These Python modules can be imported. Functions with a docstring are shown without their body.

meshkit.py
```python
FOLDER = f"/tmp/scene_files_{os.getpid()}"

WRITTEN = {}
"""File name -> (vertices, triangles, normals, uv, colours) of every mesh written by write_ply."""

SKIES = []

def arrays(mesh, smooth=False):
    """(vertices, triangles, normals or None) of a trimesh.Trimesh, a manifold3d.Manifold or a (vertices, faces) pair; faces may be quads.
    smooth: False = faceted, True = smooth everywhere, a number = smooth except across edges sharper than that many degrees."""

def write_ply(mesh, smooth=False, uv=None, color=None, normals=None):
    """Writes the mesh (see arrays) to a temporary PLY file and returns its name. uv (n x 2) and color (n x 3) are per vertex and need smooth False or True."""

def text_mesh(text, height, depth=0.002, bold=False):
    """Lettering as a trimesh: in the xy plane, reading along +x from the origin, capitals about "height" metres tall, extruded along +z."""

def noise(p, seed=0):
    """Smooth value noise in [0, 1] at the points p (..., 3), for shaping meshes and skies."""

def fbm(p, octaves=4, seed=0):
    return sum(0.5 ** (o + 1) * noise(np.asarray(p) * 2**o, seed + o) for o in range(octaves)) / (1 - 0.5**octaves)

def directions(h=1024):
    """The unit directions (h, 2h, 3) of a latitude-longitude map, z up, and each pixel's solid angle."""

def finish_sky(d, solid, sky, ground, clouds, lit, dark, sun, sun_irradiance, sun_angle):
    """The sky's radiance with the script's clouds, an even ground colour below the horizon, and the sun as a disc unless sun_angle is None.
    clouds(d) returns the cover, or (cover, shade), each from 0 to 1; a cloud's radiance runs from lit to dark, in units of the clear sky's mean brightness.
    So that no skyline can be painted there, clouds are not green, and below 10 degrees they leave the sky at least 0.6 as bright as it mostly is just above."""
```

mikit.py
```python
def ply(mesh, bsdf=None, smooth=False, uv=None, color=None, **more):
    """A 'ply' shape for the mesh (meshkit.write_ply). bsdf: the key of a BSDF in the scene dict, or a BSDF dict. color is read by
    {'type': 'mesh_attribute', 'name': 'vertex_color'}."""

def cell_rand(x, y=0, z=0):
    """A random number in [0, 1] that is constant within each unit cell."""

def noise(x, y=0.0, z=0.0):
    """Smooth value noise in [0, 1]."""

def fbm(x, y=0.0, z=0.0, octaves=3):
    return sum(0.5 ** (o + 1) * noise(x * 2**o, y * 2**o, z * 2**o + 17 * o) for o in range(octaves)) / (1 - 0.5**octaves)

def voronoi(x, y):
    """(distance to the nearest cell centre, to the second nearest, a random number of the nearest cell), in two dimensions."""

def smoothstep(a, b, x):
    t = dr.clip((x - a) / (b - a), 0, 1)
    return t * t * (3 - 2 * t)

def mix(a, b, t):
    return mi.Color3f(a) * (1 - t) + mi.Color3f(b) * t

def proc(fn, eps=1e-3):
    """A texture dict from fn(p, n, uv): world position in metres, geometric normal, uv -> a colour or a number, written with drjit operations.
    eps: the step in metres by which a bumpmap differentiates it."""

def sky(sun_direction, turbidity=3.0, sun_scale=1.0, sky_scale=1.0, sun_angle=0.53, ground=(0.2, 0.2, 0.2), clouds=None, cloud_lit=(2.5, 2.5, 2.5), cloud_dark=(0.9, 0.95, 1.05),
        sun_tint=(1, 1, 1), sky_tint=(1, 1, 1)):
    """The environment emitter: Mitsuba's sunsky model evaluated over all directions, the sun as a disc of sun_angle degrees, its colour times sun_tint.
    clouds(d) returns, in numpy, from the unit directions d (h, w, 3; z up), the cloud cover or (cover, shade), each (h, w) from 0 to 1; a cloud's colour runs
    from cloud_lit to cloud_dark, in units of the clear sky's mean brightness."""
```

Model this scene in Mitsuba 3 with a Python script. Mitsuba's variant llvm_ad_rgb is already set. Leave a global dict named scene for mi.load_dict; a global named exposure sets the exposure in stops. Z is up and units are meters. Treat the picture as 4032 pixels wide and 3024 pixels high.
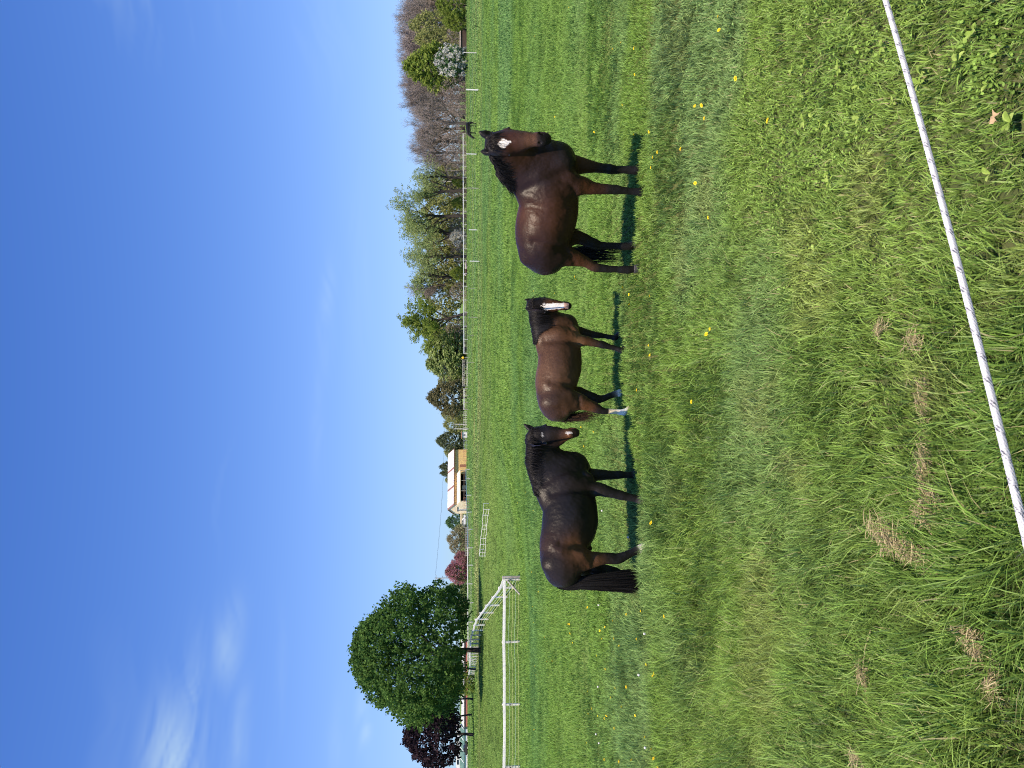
import math, numpy as np, trimesh, mitsuba as mi, drjit as dr, mikit, meshkit
from mikit import noise, fbm, cell_rand, smoothstep, mix

# ------------------------------------------------------------------ camera, sky, exposure
F = 3028.0                      # focal length in pixels of the 4032 x 3024 photograph
CAM_H, HORIZON = 2.2, 1810.0
PITCH = math.atan((2016 - HORIZON) / F)
CA, SA = math.cos(PITCH), math.sin(PITCH)
T = mi.ScalarTransform4f
exposure = 2.15
SUN = np.array([-0.13, -0.42, 0.89]); SUN /= np.linalg.norm(SUN)

def azel(px, py):
    d = ray(px, py); d = d / np.linalg.norm(d)
    return math.degrees(math.atan2(d[0], d[1])), math.degrees(math.asin(d[2]))

def ray(px, py):                # direction through a pixel; the photograph lies on its side: image right is down
    r, dn = (1512 - py) / F, (px - 2016) / F
    return np.array([r, CA - dn * SA, -SA - dn * CA])

def at(px, py, Y):              # the point at distance Y ahead
    d = ray(px, py)
    return np.array([0, 0, CAM_H]) + d * (Y / d[1])

def clouds(d):
    az = np.degrees(np.arctan2(d[..., 0], d[..., 1])); el = np.degrees(np.arcsin(np.clip(d[..., 2], -1, 1)))
    q = np.stack([az * 0.075, el * 0.5, az * 0 + 3.1], -1)
    warp = meshkit.fbm(np.stack([az * 0.11, el * 0.2, az * 0 + 9.0], -1), 3, 5) - 0.5
    q[..., 1] += warp * 2.2
    n = meshkit.fbm(q, 5, 2)
    fine = meshkit.fbm(q * np.array([3.4, 5.2, 1]), 4, 8)
    veil = meshkit.fbm(np.stack([az * 0.03, el * 0.07, az * 0], -1), 3, 21)
    streak = np.clip((n * 0.8 + fine * 0.3 - 0.62) / 0.25, 0, 1) * np.clip((veil - 0.52) / 0.2, 0, 1) * np.clip((el - 4) / 8, 0, 1)
    c = 0.25 * streak
    for a0, e0, sa, se, w in ((-26.5, 18.0, 5.0, 1.5, 0.46), (-21.0, 17.3, 3.2, 0.9, 0.20), (-18.2, 15.5, 2.6, 0.9, 0.26), (-25.0, 14.4, 3.8, 0.8, 0.20), (-33, 18.2, 6, 1.6, 0.36), (-23.3, 6.4, 1.8, 0.5, 0.42), (-24.3, 8.2, 2.4, 0.6, 0.12),
                              (5.0, 9.5, 3.6, 0.5, 0.15), (-2.4, 10.2, 4, 0.6, 0.08), (9, 7.4, 7, 0.8, 0.06)):
        dx, dy = (az - a0) / sa, (el - e0 - warp * 1.4) / se
        c = np.maximum(c, w * np.exp(-dx * dx - dy * dy) * np.clip((fine * 0.75 + n * 0.5 - 0.34) / 0.36, 0, 1.15))
    haze = 0.62 * np.exp(-np.clip(el, 0, 90) / 8.0)          # pale air above the horizon, all the way round
    return np.clip(haze + c * (1 - haze), 0, 0.85)

labels = {}
scene = {
    "type": "scene",
    "camera": {"type": "perspective", "fov": math.degrees(2 * math.atan(2016 / F)), "fov_axis": "x", "near_clip": 0.05, "far_clip": 6000.0,
               "to_world": T().look_at(origin=[0, 0, CAM_H], target=[0, CA, CAM_H - SA], up=[1, 0, 0])},
    "sky": mikit.sky(SUN, turbidity=2.6, ground=(0.10, 0.16, 0.06), clouds=clouds, cloud_lit=(1.90, 2.48, 2.65), cloud_dark=(1.2, 1.25, 1.4), sky_tint=SKY_TINT if "SKY_TINT" in globals() else (0.47, 0.67, 1.24)),
}

# ------------------------------------------------------------------ helpers
def tag(key, label=None, cat=None, group=None, kind=None):
    labels[key] = {k: v for k, v in (("label", label), ("category", cat), ("group", group), ("kind", kind)) if v}

def fresh(name, parent=None):
    base = f"{parent}__{name}" if parent else name
    taken = lambda k: k in scene or k in labels or any(x.startswith(k + "__") for x in scene)
    if not taken(base):
        return base
    i = 1
    while taken(f"{base}_{i:03d}"):
        i += 1
    return f"{base}_{i:03d}"

def add(name, mesh, mat, parent=None, smooth=30, label=None, cat=None, group=None, kind=None, **kw):
    key = fresh(name, parent)
    scene[key] = mikit.ply(mesh, mat, smooth=smooth, **kw)
    if label or cat or group or kind:
        tag(key, label, cat, group, kind)
    return key

def thing(name, label, cat, group=None):
    key = fresh(name)
    tag(key, label, cat, group)
    return key

class MB:                        # collects pieces of ONE mesh
    def __init__(s): s.v, s.f, s.n = [], [], 0
    def raw(s, v, f):
        v, f = np.asarray(v, float), np.asarray(f, int)
        if f.shape[1] == 4: f = np.vstack([f[:, [0, 1, 2]], f[:, [0, 2, 3]]])
        s.v.append(v); s.f.append(f + s.n); s.n += len(v); return s
    def box(s, c, size, ax=None, bev=0.0):
        sx, sy, sz = np.asarray(size, float) / 2
        if bev:
            import manifold3d
            b = min(bev, sx, sy, sz) * 0.999
            pts = [(a * (sx - (k != 0) * b), e * (sy - (k != 1) * b), g * (sz - (k != 2) * b)) for a in (-1, 1) for e in (-1, 1) for g in (-1, 1) for k in range(3)]
            h = trimesh.Trimesh(pts).convex_hull
            v, f = np.array(h.vertices), np.array(h.faces)
        else:
            v = np.array([[x, y, z] for x in (-sx, sx) for y in (-sy, sy) for z in (-sz, sz)])
            f = np.array([[0, 1, 3], [0, 3, 2], [4, 6, 7], [4, 7, 5], [0, 4, 5], [0, 5, 1], [2, 3, 7], [2, 7, 6], [0, 2, 6], [0, 6, 4], [1, 5, 7], [1, 7, 3]])
        if ax is not None: v = v @ np.asarray(ax, float)
        return s.raw(v + np.asarray(c, float), f)
    def tube(s, pts, rad, n=6, cap=True):
        v, f = tube_mesh(pts, rad, n, cap)
        return s.raw(v, f)
    def mesh(s): return (np.vstack(s.v), np.vstack(s.f))

def tube_mesh(pts, rad, n=6, cap=True):
    pts = np.asarray(pts, float); rad = np.broadcast_to(np.asarray(rad, float), (len(pts),))
    tan = np.gradient(pts, axis=0); tan /= np.linalg.norm(tan, axis=1, keepdims=True) + 1e-12
    ref = np.array([0.31, 0.17, 0.93]) if abs(tan[0] @ np.array([0.31, 0.17, 0.93])) < 0.9 else np.array([1.0, 0, 0])
    a = np.cross(tan, ref); a /= np.linalg.norm(a, axis=1, keepdims=True) + 1e-12
    b = np.cross(tan, a)
    th = np.arange(n) * 2 * np.pi / n
    v = (pts[:, None] + rad[:, None, None] * (np.cos(th)[None, :, None] * a[:, None] + np.sin(th)[None, :, None] * b[:, None])).reshape(-1, 3)
    i, j = np.meshgrid(np.arange(len(pts) - 1), np.arange(n), indexing="ij")
    p, q = (i * n + j).ravel(), (i * n + (j + 1) % n).ravel()
    f = np.vstack([np.stack([p, q, q + n], 1), np.stack([p, q + n, p + n], 1)])
    if cap:
        m = len(v); v = np.vstack([v, pts[:1], pts[-1:]])
        k = np.arange(n); e = (len(pts) - 1) * n
        f = np.vstack([f, np.stack([(k + 1) % n, k, k * 0 + m], 1), np.stack([e + k, e + (k + 1) % n, k * 0 + m + 1], 1)])
    return v, f

def sm(a, b, x):
    t = np.clip((np.asarray(x, float) - a) / (b - a), 0, 1)
    return t * t * (3 - 2 * t)

def rgb(*c): return {"type": "rgb", "value": list(c)}
def plain(name, color, rough=0.6, **kw):
    scene[name] = {"type": "twosided", "bsdf": {"type": "principled", "base_color": color if isinstance(color, dict) else rgb(*color), "roughness": rough, **kw}}

# ------------------------------------------------------------------ terrain
def gz(x, y):                    # height of the ground: a shallow swale on the left, flat towards the trees
    x, y = np.asarray(x, float), np.asarray(y, float)
    left = sm(-1.0, -10.0, x)
    prof = np.interp(y, [0, 14, 20, 26, 32, 38, 42, 46, 52, 57, 67, 80, 100, 4000], [0, 0, -0.18, -0.45, -0.78, -1.03, -1.12, -0.92, -0.32, 0.10, 0.38, 0.24, 0, 0])
    z = left * (prof + np.interp(y - 2.5, [0, 14, 20, 26, 32, 38, 42, 46, 52, 57, 67, 80, 100, 4000], [0, 0, -0.18, -0.45, -0.78, -1.03, -1.12, -0.92, -0.32, 0.10, 0.38, 0.24, 0, 0])) / 2
    p = np.stack([x * 0.35, y * 0.35, x * 0], -1)
    z = z + (meshkit.fbm(p, 3, 4) - 0.5) * 0.10 * sm(11, 22, y) * (1 - sm(150, 260, y))
    p = np.stack([x * 1.3, y * 1.3, x * 0 + 5], -1)
    return z + (meshkit.fbm(p, 2, 7) - 0.5) * 0.05 * (1 - sm(60, 100, y))

def ground(px, py):              # where the ray through a pixel meets the ground
    d = ray(px, py); o = np.array([0, 0, CAM_H])
    Yk = np.geomspace(1.2, 300.0, 500); q = o + d[None] * (Yk / d[1])[:, None]
    u = q[:, 2] - gz(q[:, 0], q[:, 1]); k = int(np.argmax(u < 0)) if (u < 0).any() else 499; k = max(k, 1)
    w = 1.0 if u[k] >= 0 else u[k - 1] / (u[k - 1] - u[k])
    p = q[k - 1] + (q[k] - q[k - 1]) * w
    return np.array([p[0], p[1], float(gz(p[0], p[1]))])

def spread(a, lo, hi): return np.sign(a) * (lo * np.abs(a) + (hi - lo) * np.abs(a) ** 4)
ys = np.concatenate([[-3000, -1200, -400, -120, -40, -12, -4], np.arange(0, 26, 0.33), np.geomspace(26, 330, 150), [400, 600, 1000, 2000, 4000]])
xs = spread(np.linspace(-1, 1, 231), 60, 3000)
X, Y = np.meshgrid(xs, ys)
gv = np.stack([X, Y, gz(X, Y)], -1).reshape(-1, 3)
ii, jj = np.meshgrid(np.arange(len(ys) - 1), np.arange(len(xs) - 1), indexing="ij")
p0 = (ii * len(xs) + jj).ravel()
gf = np.vstack([np.stack([p0, p0 + 1, p0 + len(xs) + 1], 1), np.stack([p0, p0 + len(xs) + 1, p0 + len(xs)], 1)])

def field_mask(x, y):            # 0: grazed yellow-green turf, 1: lush blue-green grass (shared by the soil colour and by the blades)
    return smoothstep(0.36, 0.62, fbm(x * 0.055 + 3.0, y * 0.11, 0.5, octaves=3))

def sward(p):
    x, y = p.x, p.y
    m = field_mask(x, y)
    c = mix((0.080, 0.142, 0.028), (0.071, 0.136, 0.040), m)
    # the mown lawn on the left, beyond the swale
    lawn = smoothstep(-9.0, -13.0, x + (y - 42) * 0.25) * smoothstep(38.0, 44.0, y) * smoothstep(150.0, 120.0, y)
    c = mix(c, mix((0.060, 0.115, 0.022), (0.090, 0.145, 0.034), fbm(x * 0.25, y * 0.07, 2.0, octaves=2)), lawn * 0.85)
    # streaks of drier grass far out, and the worn ground near the barn
    st = smoothstep(0.52, 0.70, fbm(x * 0.016 + 7.0, y * 0.16, 9.0, octaves=3)) * smoothstep(45.0, 75.0, y)
    c = mix(c, (0.125, 0.150, 0.052), st * 0.6)
    worn = smoothstep(58.0, 74.0, y) * smoothstep(116.0, 96.0, y) * smoothstep(9.0, -8.0, x) * smoothstep(-40.0, -22.0, x)
    c = mix(c, (0.130, 0.140, 0.055), worn * 0.75 * smoothstep(0.3, 0.6, fbm(x * 0.08, y * 0.12, 4.0)))
    bare = smoothstep(0.5, 0.62, fbm(x * 0.05, y * 0.15, 14.0)) * smoothstep(84.0, 92.0, y) * smoothstep(125.0, 110.0, y) * smoothstep(-2.0, -8.0, x) * smoothstep(-36.0, -28.0, x)
    c = mix(c, (0.27, 0.235, 0.135), bare * 0.55)
    return c

def ground_color(p, n, uv):
    x, y = p.x, p.y
    c = sward(p)
    near = smoothstep(16.0, 8.0, y)
    clump = fbm(x * 2.6, y * 1.7, 1.0, octaves=4)
    c = c * (0.70 + 0.6 * clump) 
    tuft = smoothstep(0.60, 0.78, fbm(x * 0.9, y * 0.45, 6.0, octaves=3)) * smoothstep(30.0, 60.0, y)
    c = mix(c, c * 0.62, tuft)
    return mix(c, mix((0.050, 0.060, 0.020), (0.105, 0.095, 0.045), noise(x * 5.0, y * 5.0, 3.0)), near * 0.75)

def ground_bump(p, n, uv):
    far = smoothstep(20.0, 60.0, p.y)
    return (noise(p.x * 9.0, p.y * 5.0) * 0.05 + fbm(p.x * 2.2, p.y * 1.1, 4.0) * 0.22 * far)

scene["ground_mat"] = {"type": "bumpmap", "arbitrary": mikit.proc(ground_bump, eps=0.03), "scale": 1.0,
                       "bsdf": {"type": "principled", "base_color": mikit.proc(ground_color), "roughness": 0.9, "specular": 0.15}}
scene["ground"] = mikit.ply((gv, gf), "ground_mat", smooth=True)
tag("ground", "wide green pasture with worn tan strips and a shallow swale on the left", "ground", kind="structure")

# ------------------------------------------------------------------ grass
def blade_color(p, n, uv):
    r, t = uv.x, uv.y
    x, y = p.x, p.y
    c = sward(p)
    near = smoothstep(12.0, 5.0, y)
    c = mix(c, mix((0.070, 0.118, 0.022), (0.112, 0.165, 0.034), noise(x * 1.1, y * 1.1, 8.0)), near * 0.8)
    cool = smoothstep(0.36, 0.70, fbm(x * 0.55 + 2.0, y * 0.75, 3.0, octaves=2)) * smoothstep(3.6, 6.0, y) * smoothstep(15.0, 8.5, y)
    c = mix(c, (0.092, 0.148, 0.068), cool * 0.5)
    thatch = smoothstep(0.60, 0.74, fbm(x * 1.9 + 5.0, y * 1.5, 1.0, octaves=2)) * near
    c = mix(c, (0.165, 0.160, 0.062), thatch * 0.24)
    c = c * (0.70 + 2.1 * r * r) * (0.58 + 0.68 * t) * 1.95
    pale = smoothstep(0.72, 0.97, r) * (0.35 + 0.3 * near)
    c = mix(c, mi.Color3f(0.34, 0.40, 0.19), pale)
    dry = smoothstep(0.972, 0.98, r)
    return mix(c, (0.50, 0.43, 0.25), dry * 0.8 * smoothstep(9.0, 5.0, y))
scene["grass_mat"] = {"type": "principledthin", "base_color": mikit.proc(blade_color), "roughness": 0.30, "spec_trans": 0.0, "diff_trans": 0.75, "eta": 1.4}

def np_mask(x, y):
    return meshkit.fbm(np.stack([x * 0.055 + 3.0, y * 0.11, x * 0 + 0.5], -1), 3, 0)

def grass_height(x, y):
    n = meshkit.fbm(np.stack([x * 0.8, y * 0.8, x * 0], -1), 3, 31)
    edge = 8.70 + 1.5 * sm(-2.5, -3.6, x) + (meshkit.fbm(np.stack([x * 0.7, y * 0, x * 0 + 2], -1), 3, 12) - 0.5) * 1.6
    lush = sm(edge + 0.25, edge - 0.25, y)
    left = sm(1.2, -0.6, x + (meshkit.fbm(np.stack([x * 0.5, y * 0.5, x * 0], -1), 2, 3) - 0.5) * 2)
    long_ = 0.085 + 0.075 * left
    return (0.072 + (long_ - 0.072) * lush) * (0.45 + 1.10 * n) * (0.68 + 0.64 * meshkit.fbm(np.stack([x * 3.1, y * 2.4, x * 0 + 7], -1), 2, 23)) + 0.025 * sm(14, 30, y)

def blades(n, y0, y1, w, segs, seed, hscale=1.0, dense=None):
    g = np.random.default_rng(seed)
    y = np.sqrt(g.uniform(y0 ** 2, y1 ** 2, n))
    x = g.uniform(-1, 1, n) * (0.55 * y + 1.2)
    # tufts: pull blades towards clump centres
    cell = 0.085 * (1 + y0 / 8)
    cx, cy = np.floor(x / cell), np.floor(y / cell)
    h1 = np.sin(cx * 127.1 + cy * 311.7) * 43758.5453; h1 -= np.floor(h1)
    h2 = np.sin(cx * 269.5 + cy * 183.3) * 43758.5453; h2 -= np.floor(h2)
    pull = 0.35 * g.random(n)
    if y0 < 13:
        x += ((cx + 0.2 + 0.6 * h1) * cell - x) * pull; y += ((cy + 0.2 + 0.6 * h2) * cell - y) * pull
    else:
        h1, h2 = g.random(n), g.random(n)
    h = grass_height(x, y) * hscale * g.uniform(0.55, 1.25, n) * (0.75 + 0.5 * h1)
    comb = (meshkit.fbm(np.stack([x * 0.9, y * 0.9, x * 0 + 1], -1), 2, 17) - 0.5) * 9 + 2.4
    phi = comb + g.normal(0, 1.15, n) + (h2 - 0.5) * 2.6
    lean = np.clip(g.gamma(2.6, 0.23, n), 0.05, 1.5)
    psi = phi + np.pi / 2 + g.normal(0, 0.5, n)
    d = np.stack([np.cos(phi), np.sin(phi), phi * 0], -1); sd = np.stack([np.cos(psi), np.sin(psi), 0.25 * g.normal(0, 1, n)], -1)
    base = np.stack([x, y, gz(x, y) - 0.004], -1)
    ww = w * g.uniform(0.6, 1.35, n)
    rows, uvs, r = [], [], g.random(n)
    for k in range(segs + 1):
        t = k / segs
        c = base + d * (lean * h * t ** 1.7)[:, None]
        c[:, 2] += h * (t - 0.30 * np.minimum(lean, 1.2) * t * t)
        if k < segs:
            hw = (ww * (1 - 0.75 * t ** 1.6) / 2)[:, None]
            rows += [c - sd * hw, c + sd * hw]
        else:
            rows.append(c)
        uvs += [np.stack([r, r * 0 + t], -1)] * (2 if k < segs else 1)
    m = len(rows)
    v = np.stack(rows, 1).reshape(-1, 3); uv = np.stack(uvs, 1).reshape(-1, 2)
    pat = []
    for k in range(segs - 1):
        a = 2 * k; pat += [[a, a + 1, a + 3], [a, a + 3, a + 2]]
    pat.append([2 * segs - 2, 2 * segs - 1, 2 * segs])
    f = (np.arange(n)[:, None, None] * m + np.array(pat)[None]).reshape(-1, 3)
    return v, f, uv

def grass_piece(i, *a, **k):
    v, f, uv = blades(*a, **k)
    scene[f"grass__{i:03d}"] = mikit.ply((v, f), "grass_mat", smooth=True, uv=uv)

GQ = globals().get("GRASS_Q", 1.0)
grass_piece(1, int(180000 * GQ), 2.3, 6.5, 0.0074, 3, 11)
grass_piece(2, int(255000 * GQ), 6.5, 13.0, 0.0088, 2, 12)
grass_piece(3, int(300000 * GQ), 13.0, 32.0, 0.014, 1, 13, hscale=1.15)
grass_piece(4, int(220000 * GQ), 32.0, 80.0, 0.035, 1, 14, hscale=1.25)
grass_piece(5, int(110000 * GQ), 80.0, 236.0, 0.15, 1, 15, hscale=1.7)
# clover leaves low in the turf
_g = np.random.default_rng(19); _n = 26000
_y = np.sqrt(_g.uniform(2.5 ** 2, 7.5 ** 2, _n)); _x = _g.uniform(-0.35, 1, _n) * (0.52 * _y + 0.5)
_k = meshkit.fbm(np.stack([_x * 1.4, _y * 1.4, _x * 0], -1), 2, 6) > 0.46; _x, _y = _x[_k], _y[_k]; _n = len(_x)
_c = np.stack([_x, _y, gz(_x, _y) + _g.uniform(0.015, 0.055, _n)], -1); _s = _g.uniform(0.005, 0.010, _n)[:, None]; _a = _g.uniform(0, 6.28, _n)
_u = np.stack([np.cos(_a), np.sin(_a), _g.normal(0, 0.35, _n)], -1); _w = np.stack([-np.sin(_a), np.cos(_a), _g.normal(0, 0.35, _n)], -1)
_v = np.stack([_c - _u * _s, _c - _u * _s * 0.3 + _w * _s, _c + _u * _s * 0.9 + _w * _s * 0.55, _c + _u * _s * 0.9 - _w * _s * 0.55, _c - _u * _s * 0.3 - _w * _s], 1).reshape(-1, 3)
_f = (np.arange(_n)[:, None, None] * 5 + np.array([[0, 4, 3], [0, 3, 2], [0, 2, 1]])[None]).reshape(-1, 3)
scene["grass__006"] = mikit.ply((_v, _f), "grass_mat", smooth=True, uv=np.repeat(np.stack([_g.uniform(0.25, 0.78, _n), _g.uniform(0.6, 1, _n)], 1), 5, axis=0))
tag("grass", "short and long green blades of pasture grass covering the field", "grass", kind="stuff")
# ------------------------------------------------------------------ animals: one smooth skin from blended limbs
def spline(a, m):                # smooth resampling of rows along a chain of joints
    from scipy.interpolate import PchipInterpolator
    a = np.asarray(a, float)
    if len(a) < 3: return np.linspace(0, 1, m + 1)[:, None] * (a[-1] - a[0]) + a[0]
    s = np.concatenate([[0], np.cumsum(np.linalg.norm(np.diff(a[:, :3], axis=0), axis=1))])
    n = m * (len(a) - 1)
    u = np.unique(np.concatenate([s, np.linspace(0, s[-1], n + 1)]))
    return np.stack([PchipInterpolator(s, a[:, k])(u) for k in range(a.shape[1])], 1)

class Body:
    """Signed distance of blended limbs on a grid; every limb carries its coat colour."""
    def __init__(s, lo, hi, h):
        s.lo, s.h = np.asarray(lo, float), h
        s.n = np.ceil((np.asarray(hi) - lo) / h).astype(int) + 1
        s.d = np.full(s.n, 0.3, np.float32); s.limbs = []
    def _box(s, lo, hi, pad):
        a = np.clip(np.floor((lo - pad - s.lo) / s.h).astype(int), 0, s.n - 1); b = np.clip(np.ceil((hi + pad - s.lo) / s.h).astype(int) + 1, 1, s.n)
        g = np.meshgrid(*[(s.lo[k] + s.h * np.arange(a[k], b[k])).astype(np.float32) for k in range(3)], indexing="ij")
        return tuple(slice(a[k], b[k]) for k in range(3)), np.stack(g, -1)
    def _blend(s, sl, d, k, cut=False):
        o = s.d[sl]
        if cut:
            hh = np.clip(0.5 - 0.5 * (o + d) / k, 0, 1); s.d[sl] = o * (1 - hh) - d * hh + k * hh * (1 - hh)
        else:
            hh = np.clip(0.5 + 0.5 * (o - d) / k, 0, 1); s.d[sl] = o * (1 - hh) + d * hh - k * hh * (1 - hh)
    def tube(s, rows, lat, k=0.04, m=3, colors=None, cut=False, add=True):
        """rows: x, y, z, ra (in the plane), rb (along lat); colors: one per row, or one."""
        rows = np.asarray(rows, float)
        col = None if colors is None else np.broadcast_to(np.asarray(colors, float), (len(rows), 3))
        full = np.hstack([rows, col if col is not None else np.zeros((len(rows), 3))])
        R = spline(full, m)
        lat = np.asarray(lat, float)
        pad = R[:, 3:5].max() + k + 0.03
        sl, g = s._box(R[:, :3].min(0), R[:, :3].max(0), pad)
        best = np.full(g.shape[:3], 9.0, np.float32)
        segs = []
        for a, b in zip(R[:-1], R[1:]):
            ax = b[:3] - a[:3]; L = np.linalg.norm(ax)
            if L < 1e-6: continue
            t = ax / L; B = lat - (lat @ t) * t; B /= np.linalg.norm(B); A = np.cross(t, B)
            segs.append((a, b, t, L, A, B))
            e = max(a[3:5].max(), b[3:5].max()) + k + 0.03
            o = np.array([x.start for x in sl]); i0 = np.clip(np.floor((np.minimum(a[:3], b[:3]) - e - s.lo) / s.h).astype(int) - o, 0, None); i1 = np.ceil((np.maximum(a[:3], b[:3]) + e - s.lo) / s.h).astype(int) + 1 - o
            if (i1 <= 0).any(): continue
            ss = tuple(slice(i0[n], max(i1[n], 0)) for n in range(3))
            q = g[ss] - a[:3].astype(np.float32)
            if q.size == 0: continue
            w = q @ t.astype(np.float32); u = np.clip(w / L, 0, 1); over = w - u * L
            ra = a[3] + (b[3] - a[3]) * u; rb = a[4] + (b[4] - a[4]) * u; rm = np.minimum(ra, rb)
            d = (np.sqrt((q @ A.astype(np.float32) / ra) ** 2 + (q @ B.astype(np.float32) / rb) ** 2 + (over / rm) ** 2) - 1) * rm
            best[ss] = np.minimum(best[ss], d)
        s._blend(sl, best, k, cut)
        if add and not cut: s.limbs.append(("t", segs, colors is not None))
    def ball(s, c, r, axes=None, k=0.05, color=None, cut=False):
        c, r = np.asarray(c, float), np.broadcast_to(np.asarray(r, float), (3,))
        ax = np.eye(3) if axes is None else np.asarray(axes, float)
        sl, g = s._box(c, c, r.max() + k + 0.03)
        q = (g - c.astype(np.float32)) @ ax.T.astype(np.float32)
        s._blend(sl, ((np.sqrt(((q / r.astype(np.float32)) ** 2).sum(-1)) - 1) * r.min()).astype(np.float32), k, cut)
    def value(s, p):
        from scipy.ndimage import map_coordinates
        return map_coordinates(s.d, ((np.asarray(p) - s.lo) / s.h).T, order=1, mode="nearest")
    def gradient(s, p):
        e = s.h
        g = np.stack([s.value(p + e * np.eye(3)[k]) - s.value(p - e * np.eye(3)[k]) for k in range(3)], 1)
        return g / (np.linalg.norm(g, axis=1, keepdims=True) + 1e-9)
    def color(s, p, soft=0.03):
        acc, wt = np.zeros((len(p), 3)), np.zeros(len(p))
        for _, segs, has in s.limbs:
            if not has: continue
            bd, bc = np.full(len(p), 9.0), np.zeros((len(p), 3))
            for a, b, t, L, A, B in segs:
                q = p - a[:3]; w = q @ t; u = np.clip(w / L, 0, 1); over = w - u * L
                ra = a[3] + (b[3] - a[3]) * u; rb = a[4] + (b[4] - a[4]) * u; rm = np.minimum(ra, rb)
                d = (np.sqrt((q @ A / ra) ** 2 + (q @ B / rb) ** 2 + (over / rm) ** 2) - 1) * rm
                c = a[5:8] + (b[5:8] - a[5:8]) * u[:, None]
                m = d < bd
                bd[m], bc[m] = d[m], c[m]
            w = np.exp(-np.clip(bd + 0.02, -0.03, 0.6) / soft)
            acc += bc * w[:, None]; wt += w
        return acc / wt[:, None]
    def mesh(s, rounds=4):
        d = s.d; n = np.array(d.shape)
        corners = [(a, b, c) for a in (0, 1) for b in (0, 1) for c in (0, 1)]
        sub = [d[a:n[0] - 1 + a, b:n[1] - 1 + b, c:n[2] - 1 + c] for a, b, c in corners]
        neg = np.sum([x < 0 for x in sub], axis=0)
        act = (neg > 0) & (neg < 8)
        idx = np.argwhere(act)
        vals = np.stack([x[act] for x in sub], 1)
        acc, cnt = np.zeros((len(idx), 3)), np.zeros(len(idx))
        for i in range(8):
            for j in range(i + 1, 8):
                e = np.subtract(corners[j], corners[i])
                if np.abs(e).sum() != 1: continue
                x = (vals[:, i] < 0) != (vals[:, j] < 0)
                t = vals[x, i] / (vals[x, i] - vals[x, j])
                acc[x] += np.array(corners[i]) + t[:, None] * e; cnt[x] += 1
        v = s.lo + s.h * (idx + acc / cnt[:, None])
        num = np.full(act.shape, -1); num[act] = np.arange(len(idx))
        faces = []
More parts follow.
